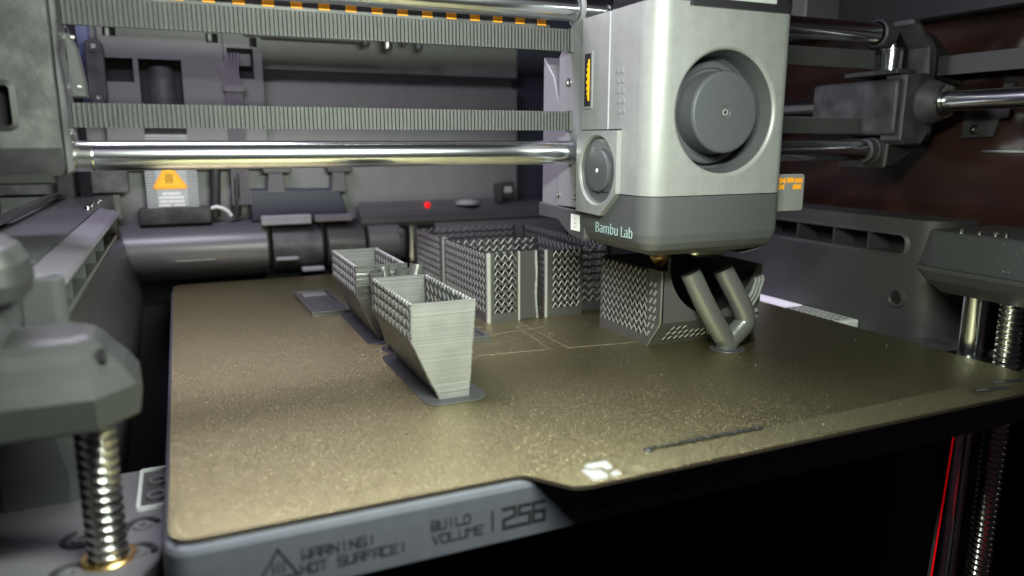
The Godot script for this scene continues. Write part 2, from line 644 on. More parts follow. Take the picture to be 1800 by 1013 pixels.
	# lettering on the bed's front face
	var z := 1.62
	write("WARNING!", o, v(24.2, -8.2, z), 15.0, 2.0, M.ink)
	write("HOT SURFACE!", o, v(23.8, -11.4, z), 22.0, 2.0, M.ink)
	write("BUILD", o, v(51.5, -8.1, z), 9.0, 2.0, M.ink)
	write("VOLUME", o, v(51.7, -11.4, z), 11.8, 2.0, M.ink)
	write("256 × 256 × 256 mm", o, v(68.6, -11.3, z), 66.0, 4.6, M.ink)
	s = Shape.new(org(o))
	s.box(v(65.6, -11.5, z), v(66.1, -6.4, z + 0.06))
	part("divider_bar", s, M.ink, o)
	s = Shape.new(org(o))
	for e in [[15.6, -11.2, 19.5, -5.0], [19.5, -5.0, 23.2, -11.2], [23.2, -11.2, 15.6, -11.2]]:
		stroke(s, Vector2(e[0], e[1]), Vector2(e[2], e[3]), 0.5, z)
	for k in 3:
		var x := 18.4 + k * 1.0
		for j in 3: stroke(s, Vector2(x + (0.2 if j % 2 else -0.1), -10.2 + j * 0.8), Vector2(x + (-0.1 if j % 2 else 0.2), -9.4 + j * 0.8), 0.32, z)
	part("warning_triangle", s, M.ink, o)

	# the carrier's arms that hold the lead screws
	o = thing("screw_bracket", "bed arm in grey tinted with violet lamp light, with moulded hooks, round the lead screw with the brass nut", "bracket", v(-13, -17, -26))
	s = Shape.new(org(o))
	var pa := PackedVector2Array([Vector2(-2.2, -72), Vector2(-2.2, -28), Vector2(-3.2, -21), Vector2(-7, -15), Vector2(-13, -12), Vector2(-24, -11), Vector2(-40, -11), Vector2(-46, -72)])
	s.prism("y", pa, -19, -14, 0.4)
	part("arm_plate", s, M.arm, o)
	for hk in [[-7.0, -38.0, 3.4, 160.0, 350.0], [-19.5, -37.0, 3.6, 60.0, 250.0], [-7.5, -25.5, 3.4, 180.0, 380.0], [-34.5, -62.0, 3.0, -60.0, 120.0], [-20, -22, 3.4, 150.0, 330.0]]:
		s = Shape.new(org(o))
		var pth := []
		for k in 15:
			var a := lerpf(hk[3], hk[4], k / 14.0) * DEG
			pth.append(v(hk[0] + hk[2] * cos(a), -14.0, hk[1] + hk[2] * sin(a)))
		s.tube(pth, 0.75, 8)
		part("hook_groove", s, M.hole, o)
		s = Shape.new(org(o))
		s.lathe(v(hk[0], -14.2, hk[1]), Vector3.UP, [[2.2, 0], [2.0, 0.7], [0.9, 0.7], [0.7, 0.2], [0, 0.2]], 20)
		part("boss", s, M.arm, o)
	s = Shape.new(org(o))
	var fr := rrect(-9, -71, 3, -46, 1.5, 4)
	s.ring_side("y", fr, Shape.inset(fr, 0.3), -14.0, -13.2, 0)
	s.ring_side("y", Shape.inset(fr, 0.3), Shape.inset(fr, 1.2), -13.2, -13.2, 50)
	s.ring_side("y", Shape.inset(fr, 1.2), Shape.inset(fr, 1.3), -13.2, -15.8, 100)
	part("moulded_frame", s, M.pale, o)
	s = Shape.new(org(o))
	s.prism("y", Shape.inset(fr, 1.25), -13.98, -13.9)
	part("frame_recess", s, M.bezel_dark, o)
	for q in [[-4.0, -62.0], [-4.2, -53.0]]:
		s = Shape.new(org(o))
		s.lathe(v(q[0], -13.9, q[1]), Vector3.UP, [[2.6, 0], [2.5, 0.8], [1.5, 0.8], [1.4, 0.1]], 20)
		part("ring_boss", s, M.arm, o)
	s = Shape.new(org(o))
	s.lathe(v(-13.1, -14.0, -26), Vector3.UP, [[5.6, -0.5], [5.6, 0.4], [5.3, 0.7], [4.3, 0.7], [4.3, -0.5]], 28)
	part("brass_nut", s, M.brass, o)

	o = thing("screw_bracket", "dark bed arm at the far corner of the plate, round the chrome rod", "bracket", v(270, -8, -30))
	s = Shape.new(org(o))
	s.box(v(259, -9, -60), v(292, -4.6, 2), 0.5)
	part("arm_plate", s, M.cast_dark, o)
	s = Shape.new(org(o))
	s.lathe(v(270.5, -4.6, -30), Vector3.UP, [[8.0, 0], [8.0, 0.9], [7.4, 1.4], [4.4, 1.4], [4.4, 0]], 32)
	part("bushing_flange", s, M.steel, o)

	# purge strand along the tab
	s = Shape.new(v(108, 0, 0.4))
	var p2 := []
	for k in 61:
		var t := k / 60.0
		p2.append(v(lerpf(107.5, 143.7, t), 0.45 + 0.15 * sin(k * 2.1), lerpf(0.2, 0.9, t) + rng.randf_range(-0.12, 0.12)))
	for k in 60:
		s.tube([p2[k], p2[k + 1]], (0.22 if k < 16 else 0.4) + rng.randf_range(-0.08, 0.2), 8)
	s.tube([v(126, 0.5, 0.4), v(127.6, 1.6, -1.2), v(128.5, 2.3, -2.2)], 0.16, 6)
	s.lathe(v(108.0, 0, 0.3), Vector3.UP, [[1.2, 0], [1.1, 0.4], [0, 0.6]], 12, true)
	var strand := part("purge_strand", s, M.strand, self, "dark strand of purged plastic lying along the plate's front border")
	strand.position = v(108, 0, 0.4) * MM
	strand.set_meta("category", "plastic strand")

# letters as strokes on a 4 x 6 grid, squared like the photographed lettering
const GLYPH := {
	"W": [[0, 6, 0, 0, 2, 2, 4, 0, 4, 6]], "A": [[0, 0, 0, 5, 1, 6, 4, 6, 4, 0], [0, 2.5, 4, 2.5]], "R": [[0, 0, 0, 6, 4, 6, 4, 3, 0, 3], [2, 3, 4, 0]],
	"N": [[0, 0, 0, 6, 4, 0, 4, 6]], "I": [[2, 0, 2, 6]], "G": [[4, 6, 0, 6, 0, 0, 4, 0, 4, 3, 2, 3]], "!": [[2, 6, 2, 2], [2, 0.6, 2, 0]],
	"H": [[0, 0, 0, 6], [4, 0, 4, 6], [0, 3, 4, 3]], "O": [[0, 0, 0, 6, 4, 6, 4, 0, 0, 0]], "T": [[0, 6, 4, 6], [2, 6, 2, 0]], "S": [[4, 6, 0, 6, 0, 3, 4, 3, 4, 0, 0, 0]],
	"U": [[0, 6, 0, 0, 4, 0, 4, 6]], "F": [[0, 0, 0, 6, 4, 6], [0, 3, 3, 3]], "C": [[4, 6, 0, 6, 0, 0, 4, 0]], "E": [[4, 6, 0, 6, 0, 0, 4, 0], [0, 3, 3, 3]],
	"B": [[0, 0, 0, 6, 3.5, 6, 4, 5, 4, 3.5, 3.4, 3, 0, 3], [3.4, 3, 4, 2.5, 4, 0, 0, 0]], "L": [[0, 6, 0, 0, 4, 0]], "D": [[0, 0, 0, 6, 3, 6, 4, 5, 4, 1, 3, 0, 0, 0]], "V": [[0, 6, 2, 0, 4, 6]],
	"M": [[0, 0, 0, 6, 2, 4, 4, 6, 4, 0]], "2": [[0, 6, 4, 6, 4, 3.4, 0, 2.6, 0, 0, 4, 0]], "5": [[4, 6, 0.2, 6, 0.2, 3.4, 4, 3.4, 4, 0, 0, 0]], "6": [[4, 6, 0, 6, 0, 0, 4, 0, 4, 3.2, 0, 3.2]],
	"×": [[0.8, 1.2, 3.2, 3.6], [0.8, 3.6, 3.2, 1.2]], "m": [[0, 0, 0, 3.4, 4, 3.4, 4, 0], [2, 3.4, 2, 0]], " ": [],
}

func stroke(s: Shape, a: Vector2, b: Vector2, w: float, z: float) -> void:
	var d := (b - a).normalized() * w * 0.5
	var n := Vector2(-d.y, d.x)
	var q := PackedVector2Array([a - d - n, b + d - n, b + d + n, a - d + n])
	s.prism("z", q, z, z + 0.06)

func write(text: String, o: Node3D, at: Vector3, width: float, height: float, m: Material) -> void:
	var step := width / (text.length() - 0.25)
	for i in text.length():
		if text[i] == " ": continue
		var s := Shape.new(org(o))
		var k := 0
		for line in GLYPH[text[i]]:
			k += 1
			for j in range(0, line.size() - 2, 2):
				var a := Vector2(line[j] / 4.0 * step * 0.74, line[j + 1] / 6.0 * height)
				var b := Vector2(line[j + 2] / 4.0 * step * 0.74, line[j + 3] / 6.0 * height)
				stroke(s, Vector2(at.x + i * step, at.y) + a, Vector2(at.x + i * step, at.y) + b, height * 0.175, at.z + 0.004 * (j + k))
		part("letter", s, m, o)

# ------------------------------------------------------------------ prints
# an open lattice wall: frame plus zigzag rows. u is the wall's run from a to b, y0..y1 its height
func lattice_wall(o: Node3D, a: Vector3, b: Vector3, y0: float, y1: float, rows_from: float, pitch: float, period: float, ml: float, mr: float, th: float, called := "lattice_wall", teeth := false, m: Material = null, proud := true, shade_backed := false) -> void:
	var d := (b - a)
	var length := d.length()
	d = d.normalized()
	var n := v(-d.z, 0, d.x)
	var f := Transform3D(Basis(d, Vector3.UP, n), v(a.x, 0, a.z))
	var s := Shape.new(org(o))
	s.xf = f
	var h := th * 0.5
	s.box(v(0, y0, -h), v(ml, y1, h))
	s.box(v(length - mr, y0, -h), v(length, y1, h))
	s.box(v(ml, y0, -h), v(length - mr, rows_from, h))
	var y := rows_from
	var bar := pitch * (0.3 if proud else 0.27)
	var lt := Shape.new(org(o))
	lt.xf = f
	var row := 0
	while y < y1 - 0.3:
		var top := minf(y + pitch - bar, y1)
		var span := length - ml - mr
		var n2 := maxi(1, roundi(span / period * 2.0))
		for k in n2:
			var u0 := ml + span * k / n2
			var u1 := ml + span * (k + 1) / n2
			var yb := y - 0.1
			var yt := y + pitch - bar + 0.1
			var p0 := v(u0, yb if k % 2 == 0 else yt, 0)
			var p1 := v(u1, yt if k % 2 == 0 else yb, 0)
			if top < y + pitch - bar - 0.01:
				# the unfinished top row stops where the printing has got to
				var lo := p0 if p0.y < p1.y else p1
				var hi := p1 if p0.y < p1.y else p0
				var t := clampf((y1 - lo.y) / (hi.y - lo.y), 0.0, 1.0)
				p0 = lo
				p1 = lo.lerp(hi, t)
			var jit := rng.randf_range(-0.05, 0.05)
			var zz := h - (0.08 if proud else 0.3) + jit
			lt.tube([p0 + v(0, 0, zz), p1 + v(0, 0, zz)], 0.27 if proud else 0.21, 6, true, true)
		if y + pitch <= y1 + 0.01:
			s.box(v(ml, y + pitch - bar, -h * 0.8), v(length - mr, y + pitch, h * (0.9 if proud else 0.97)))
		y += pitch
		row += 1
	if teeth:
		var n3 := int(length / 2.75)
		for k in n3:
			var u := length * (k + 0.5) / n3
			lt.tube([v(u - 0.8, y1 - 0.9, 0.1), v(u - 0.45, y1 + 0.1, 0.15), v(u + 0.45, y1 + 0.1, 0.15), v(u + 0.8, y1 - 0.9, 0.1)], 0.55, 6, true, false)
	var w := part(called, s, m if m else M.print_dark, o)
	if shade_backed:
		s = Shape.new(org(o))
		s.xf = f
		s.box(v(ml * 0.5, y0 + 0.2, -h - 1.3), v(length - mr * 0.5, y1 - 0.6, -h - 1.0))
		part("shade_sheet", s, M.hole_shade, w)  # dark sheet behind the openings stands for the shade inside
	part("lattice", lt, M.lattice, w)

# a printed solid wall whose edges wander from layer to layer. left/right give x (or z) at a height
func layered_wall(o: Node3D, axis: String, at: float, th: float, y0: float, y1: float, l: Callable, r: Callable, m: Material, called := "solid_wall", rough := 0.12) -> void:
	var s := Shape.new(org(o))
	var lay := 0.24
	var n := int((y1 - y0) / lay)
	var prev := []
	var big := 0.0
	for k in n + 1:
		var y := y0 + (y1 - y0) * k / n
		if rng.randf() < 0.08: big = rng.randf_range(-0.4, 0.4)
		big *= 0.72
		var j := rng.randf_range(-rough, rough)
		var e := rng.randf_range(-rough, rough) + big
		var xl: float = l.call(y) + e
		var xr: float = r.call(y) - e + j
		var front: float = at + th + j * 0.22 + big * 0.28
		var back: float = at + j * 0.2
		var ring: Array
		var c := 0.3
		if axis == "z":
			ring = [v(xl, y, back), v(xr, y, back), v(xr, y, front - c), v(xr - c, y, front), v(xl + c, y, front), v(xl, y, front - c)]
		else:
			ring = [v(back, y, xl), v(back, y, xr), v(front - c, y, xr), v(front, y, xr - c), v(front, y, xl + c), v(front - c, y, xl)]
		if k > 0:
			for i in 6:
				var q := (i + 1) % 6
				s.quad(prev[i], prev[q], ring[q], ring[i])
		else:
			for i in range(1, 5): s.tri(ring[0], ring[i], ring[i + 1])
		prev = ring
	for i in range(1, 5): s.tri(prev[0], prev[i + 1], prev[i])
	part(called, s, m, o)

func make_prints() -> void:
	# the two hoppers
	var o := thing("printed_hopper", "nearer grey printed hopper with a pale solid front and open top", "3D print", v(74.5, 0, -78), "printed hoppers on oval brims")
	var xl := func(y: float) -> float: return 64.2 if y > 18.2 else lerpf(72.4, 64.2, y / 18.2)
	var xr := func(y: float) -> float: return lerpf(81.8, 84.4, clampf(y / 29.4, 0, 1))
	layered_wall(o, "z", -56.2, 1.2, 0.3, 29.5, xl, xr, M.print)
	layered_wall(o, "z", -102.0, 1.2, 0.3, 29.4, xl, xr, M.print)
	var s := Shape.new(org(o))
	s.prism("z", PackedVector2Array([Vector2(64.3, 18.3), Vector2(72.5, 0.3), Vector2(74.2, 0.3), Vector2(65.9, 18.3)]), -100.8, -56.2)
	part("sloped_side", s, M.print_dark, o)
	lattice_wall(o, v(64.9, 0, -100.8), v(64.9, 0, -56.2), 18.0, 29.2, 18.9, 3.15, 4.2, 0.8, 0.8, 1.3, "lattice_wall", true)
	s = Shape.new(org(o))
	s.prism("z", PackedVector2Array([Vector2(80.8, 0.3), Vector2(81.9, 0.3), Vector2(83.4, 17.5), Vector2(82.3, 17.5)]), -100.8, -56.2)
	part("straight_side", s, M.print_dark, o)
	lattice_wall(o, v(83.2, 0, -100.8), v(83.2, 0, -56.2), 17.4, 29.2, 18.4, 3.15, 4.2, 0.8, 0.8, 1.2, "lattice_wall", true)
	s = Shape.new(org(o))
	s.prism("y", rrect(67.4, -108, 87.0, -50.6, 5.0, 8), 0.02, 0.3, 0.08)
	part("brim", s, M.brim, o)
	var h2 := again(o, "farther grey printed hopper with glossy front, behind the nearer one", v(0, 0, -72.2))
	for c in h2.get_children():
		if c.name == "solid_wall": c.material_override = M.pipe

	# short exhaust pipes standing between the hoppers
	o = thing("printed_pipes", "small cluster of printed pipes fanning out between the two hoppers", "3D print", v(75, 0, -115))
	s = Shape.new(org(o))
	s.prism("y", rrect(70, -120, 81, -109, 5.4, 8), 0.02, 0.28, 0.08)
	part("brim", s, M.brim, o)
	for e in [[67.6, -109.5], [72.5, -120.0], [77.6, -111.5], [85.5, -119.0]]:
		s = Shape.new(org(o))
		var top := v(e[0], 30.2, e[1])
		var foot := v(75.5, 0.3, -115)
		var mid := foot.lerp(top, 0.3) + v((top.x - foot.x) * 0.2, 0, 0)
		var pth := []
		for k in 9:
			var t := k / 8.0
			pth.append(foot * (1 - t) * (1 - t) + mid * 2.0 * t * (1 - t) + top * t * t)
		s.tube(pth, 2.7, 18, false)
		var inner := []
		for k in range(8, 4, -1): inner.append(pth[k])
		s.tube(inner, 2.1, 18, false)
		var dd: Vector3 = (pth[8] - pth[7]).normalized()
		s.lathe(pth[8], dd, [[2.7, 0.0], [2.1, 0.02]], 18)
		part("pipe", s, M.pipe, o)

	# the tall lattice house
	o = thing("printed_house", "largest print, a grey lattice walled house with a slit doorway", "3D print", v(143, 0, -160))
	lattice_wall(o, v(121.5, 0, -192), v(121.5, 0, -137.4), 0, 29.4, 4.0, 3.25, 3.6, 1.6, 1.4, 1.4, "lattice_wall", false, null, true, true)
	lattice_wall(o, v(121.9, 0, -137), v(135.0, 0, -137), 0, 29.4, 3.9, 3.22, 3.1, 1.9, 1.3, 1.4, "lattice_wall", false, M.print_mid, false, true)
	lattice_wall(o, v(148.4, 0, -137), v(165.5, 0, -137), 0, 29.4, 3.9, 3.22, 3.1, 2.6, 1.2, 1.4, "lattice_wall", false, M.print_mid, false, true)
	lattice_wall(o, v(165.2, 0, -137.7), v(165.2, 0, -182), 0, 29.4, 3.9, 3.22, 4.0, 1.0, 1.0, 1.3)
	lattice_wall(o, v(122.2, 0, -184), v(165.2, 0, -184), 0, 29.4, 3.9, 3.22, 4.0, 1.0, 1.0, 1.3)
	for q in [[120.6, -138.2, 122.3, -136.2], [120.6, -195, 122.8, -192], [134.6, -137.8, 135.6, -136.1], [147.4, -137.8, 148.5, -136.1]]:
		s = Shape.new(org(o))
		s.prism("y", rrect(q[0], q[1], q[2], q[3], 0.4, 3), 0, 29.5, 0.1)
		part("corner_post", s, M.post, o)
	layered_wall(o, "z", -139.0, 1.2, 0.1, 29.3, func(_y: float) -> float: return 135.6, func(y: float) -> float: return 143.6 + (0.9 if y < 5.0 else 0.15 * sin(y * 0.4)), M.print_dark, "plain_panel", 0.03)
	layered_wall(o, "z", -138.5, 1.6, 0.1, 29.4, func(y: float) -> float: return 143.2 + (0.7 * (1.0 - y / 7.0) if y < 7.0 else 0.15 * sin(y * 0.4)), func(y: float) -> float: return 144.0 + (0.7 * (1.0 - y / 7.0) if y < 7.0 else 0.15 * sin(y * 0.4)), M.post, "curved_rib", 0.05)
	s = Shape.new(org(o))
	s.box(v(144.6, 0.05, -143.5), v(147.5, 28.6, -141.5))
	part("doorway_shade", s, M.hole, o)  # black slab stands in for the shade within the slit

	o = thing("printed_shed", "rearmost lattice print, in shade behind the house with the doorway", "3D print", v(150, 0, -215))
	lattice_wall(o, v(121, 0, -237), v(121, 0, -196), 0, 29.3, 4.0, 3.25, 4.0, 1.2, 1.2, 1.3)
	lattice_wall(o, v(121.7, 0, -237), v(178, 0, -237), 0, 29.3, 4.0, 3.25, 4.0, 1.2, 1.2, 1.3)
	lattice_wall(o, v(167, 0, -143), v(182, 0, -143), 0, 29.3, 4.0, 3.25, 4.0, 1.2, 1.2, 1.3)
	lattice_wall(o, v(182.5, 0, -143), v(182.5, 0, -235), 0, 29.3, 4.0, 3.25, 4.0, 1.2, 1.2, 1.3)

	# the box with a round mouth
	o = thing("printed_engine_box", "lattice box with a round black mouth, right under the printing nozzle", "3D print", v(184, 0, -93))
	var tilt := PackedVector2Array()
	s = Shape.new(org(o))
	# near wall: outline with a round bite out of its top edge
	var face := PackedVector2Array([Vector2(162.4, 10.2)])
	face.append(Vector2(162.4, 29.3))
	face.append(Vector2(164.6, 29.3))
	for k in 25:
		var a := lerpf(172.0, 354.0, k / 24.0) * DEG
		face.append(Vector2(185.2 + 20.0 * cos(a), 31.5 + 19.5 * sin(a)))
	face.append(Vector2(206.0, 29.3))
	face.append(Vector2(207.4, 29.3))
	face.append(Vector2(207.4, 10.2))
	s.prism("z", face, -73.4, -72.2)
	part("mouth_wall", s, M.print_dark, o)
	# inner lip round the mouth and the dark floor
	s = Shape.new(org(o))
	s.box(v(163.4, 0.6, -113), v(206.4, 1.4, -80))
	part("floor_sheet", s, M.print_dark, o)
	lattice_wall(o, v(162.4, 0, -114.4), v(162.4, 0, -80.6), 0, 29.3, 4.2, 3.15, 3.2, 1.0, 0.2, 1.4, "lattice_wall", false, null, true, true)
	s = Shape.new(org(o))
	s.prism("x", PackedVector2Array([Vector2(-80.6, 0.0), Vector2(-80.0, 0.0), Vector2(-72.2, 10.2), Vector2(-72.2, 29.4), Vector2(-80.6, 29.4)]), 161.8, 163.0, 0.1)
	part("end_cheek", s, M.print_dark, o)
	for k in 7:
		for j in 2:
			s = Shape.new(org(o))
			var yy := 5.2 + k * 3.15
			var zz := -79.4 + j * 2.6 + (1.0 if k > 1 else 0.0)
			if zz > -74.0 - maxf(0.0, 10.0 - yy) * 0.75: continue
			s.tube([v(161.75, yy - 0.8, zz - 0.6), v(161.75, yy + 0.8, zz + 0.6)], 0.5, 6, true, true)
			part("rib", s, M.lattice, o)
	s = Shape.new(org(o))
	s.tube([v(161.9, 0.3, -80.1), v(161.9, 10.3, -72.3), v(161.9, 29.3, -72.3)], 0.55, 8)
	part("seam_bead", s, M.pipe, o)
	# sloped lower band with pierced triangles
	s = Shape.new(org(o))
	s.prism("x", PackedVector2Array([Vector2(-80.0, 0.0), Vector2(-72.2, 10.2), Vector2(-73.4, 10.2), Vector2(-81.2, 0.0)]), 163.0, 207.4)
	var band := part("sloped_band", s, M.print_dark, o)
	for row in 3:
		for k in 10:
			var x := 168.0 + k * 2.6 + row * 0.7
			if row == 2 and k > 2: continue
			var t := 0.26 + row * 0.22
			var c := v(0, 0, -80.0).lerp(v(0, 10.2, -72.2), t) + v(x, 0.16, 0.16)
			var up := v(0, 10.2, 7.8).normalized()
			s = Shape.new(org(o))
			s.tri(c - up * 0.8 - v(1.0, 0, 0), c - up * 0.8 + v(1.0, 0, 0), c + up * 0.9)
			s.tri(c - up * 0.8 - v(1.0, 0, 0) - v(0, 0.1, 0.1), c + up * 0.9 - v(0, 0.1, 0.1), c - up * 0.8 + v(1.0, 0, 0) - v(0, 0.1, 0.1))
			part("pierced_triangle", s, M.hole, band)
			s = Shape.new(org(o))
			s.tube([c - up * 0.8 + v(-0.9, 0.12, 0.12), c + up * 0.9 + v(-0.05, 0.12, 0.12)], 0.26, 6)
			part("rib", s, M.lattice, band)
	s = Shape.new(org(o))
	s.box(v(206.3, 0, -114.4), v(207.4, 29.3, -73.4))
	part("far_side", s, M.print_dark, o)
	s = Shape.new(org(o))
	s.box(v(163, 0, -115), v(207.4, 29.3, -113.8))
	part("rear_side", s, M.print_dark, o)
	for k in 3:
		s = Shape.new(org(o))
		var x0 := 199.5 + k * 1.6
		s.tube([v(x0, 14.5 - k * 0.8, -71.6), v(x0 + 2.4, 18.5 - k * 0.4, -70.8), v(x0 + 4.6, 23.0 + k * 0.3, -71.2), v(x0 + 4.9, 24.0 + k * 0.3, -72.2)], 0.8, 8)
		part("gill", s, M.print, o)
	for q in [[205.6, 11.4], [205.4, 9.0]]:
		s = Shape.new(org(o))
		s.lathe(v(q[0], q[1], -72.2), v(0, 0, 1), [[0.9, 0], [0.8, 0.5], [0, 0.5]], 14)
		part("stud", s, M.lattice, o)

	# the forked exhaust pipe
	o = thing("printed_exhaust", "glossy forked exhaust pipe print standing on a round brim", "3D print", v(187, 0, -66))
	s = Shape.new(org(o))
	s.lathe(v(187.3, 0, -65.5), Vector3.UP, [[6.4, 0.02], [6.3, 0.25], [0, 0.25]], 36)
	part("brim", s, M.brim, o)
	for pp in [[v(187.2, 0.3, -66), v(186.6, 3.0, -66), v(184.0, 6.6, -66.2), v(177.4, 17.5, -67.5), v(172.2, 28.8, -69.8)], [v(187.4, 0.3, -66), v(188.6, 3.0, -66), v(192.4, 6.2, -66), v(195.2, 9.6, -66), v(193.8, 15.0, -66.6), v(189.2, 24.5, -69.0), v(187.3, 28.8, -70.2)]]:
		s = Shape.new(org(o))
		var cv := Curve3D.new()
		for k in pp.size():
			var a: Vector3 = pp[maxi(k - 1, 0)]
			var b: Vector3 = pp[mini(k + 1, pp.size() - 1)]
			var tg := (b - a) * 0.17
			cv.add_point(pp[k], -tg, tg)
		var pts := []
		for k in 29: pts.append(cv.sample_baked(cv.get_baked_length() * k / 28.0, true))
		s.tube(pts, 3.8, 26)
		part("pipe", s, M.pipe, o)

	# two little flat tiles
	o = thing("printed_tile", "small flat printed tile with a sunken panel, left of the hoppers", "3D print", v(62, 0, -203))
	s = Shape.new(org(o))
	s.xf = Transform3D(Basis(Vector3.UP, 0.02), v(63.4, 0, -203))
	tile_shape(s, 8.6, 25.0)
	part("tile_body", s, M.print_mid, o)
	s = Shape.new(org(o))
	s.xf = Transform3D(Basis(Vector3.UP, 0.02), v(63.4, 0, -203))
	s.box(v(-5.5, 1.2, -21), v(5.5, 1.9, -13), 0.2)
	part("raised_pad", s, M.print, o)
	for k in 6:
		s = Shape.new(org(o))
		s.xf = Transform3D(Basis(Vector3.UP, 0.02), v(63.4, 0, -203))
		s.box(v(-5.6, 1.2, -9.5 + k * 5.0), v(5.6, 1.7, -7.0 + k * 5.0), 0.15)
		part("slat", s, M.print_dark, o)
	o = thing("printed_tile", "small flat printed tile peeking out behind the nearer hopper", "3D print", v(101, 0, -135))
	s = Shape.new(org(o))
	s.xf = Transform3D(Basis.IDENTITY, v(102.2, 0, -135))
	tile_shape(s, 9.4, 25.0)
	part("tile_body", s, M.print_mid, o)

func tile_shape(s: Shape, w: float, l: float) -> void:
	s.box(v(-w, 0, -l), v(w, 1.2, l), 0.1)
	s.box(v(-w, 1.2, -l), v(-w + 1.8, 2.2, l), 0.15)
	s.box(v(w - 1.8, 1.2, -l), v(w, 2.2, l), 0.15)
	s.box(v(-w + 1.8, 1.2, -l), v(w - 1.8, 2.2, -l + 1.8), 0.15)
	s.box(v(-w + 1.8, 1.2, l - 1.8), v(w - 1.8, 2.2, l), 0.15)

# ------------------------------------------------------------------ motion system
func belt(called: String, label: String, a: Vector3, b: Vector3, h: float, group: String) -> void:
	# a toothed belt standing on edge; teeth face its left-hand side (towards the door)
	var o := thing(called, label, "belt", a, group)
	var d := b - a
	var length := d.length()
	var x := d.normalized()
	var z := x.cross(Vector3.UP).normalized()
	var s := Shape.new(org(o))
	s.xf = Transform3D(Basis(x, z.cross(x), z), a)
	var pitch := 1.27
	var n := int(length / pitch)
	var q := PackedVector2Array([Vector2(0, -0.7)])
	q.append(Vector2(length, -0.7))
	for k in range(n, 0, -1):
		var u := length * k / n
		var w := length / n
		var tt := 0.78 + rng.randf_range(-0.05, 0.05)
		q.append_array([Vector2(u, 0.0), Vector2(u - w * 0.36, 0.0), Vector2(u - w * 0.44, tt), Vector2(u - w * 0.86, tt), Vector2(u - w * 0.98, 0.0)])
	q.append(Vector2(0, 0.0))
	s.prism("y", q, -h / 2, h / 2)
	part("toothed_band", s, M.belt, o)

func rod(called: String, label: String, a: Vector3, b: Vector3, r: float, group := "") -> Node3D:
	var o := thing(called, label, "guide rod", a, group)
	var s := Shape.new(org(o))
	var d := b - a
	s.lathe(a, d, [[0, 0], [r - 0.4, 0], [r, 0.4], [r, d.length() - 0.4], [r - 0.4, d.length()], [0, d.length()]], 72)
	part("shaft", s, M.chrome, o)
	return o

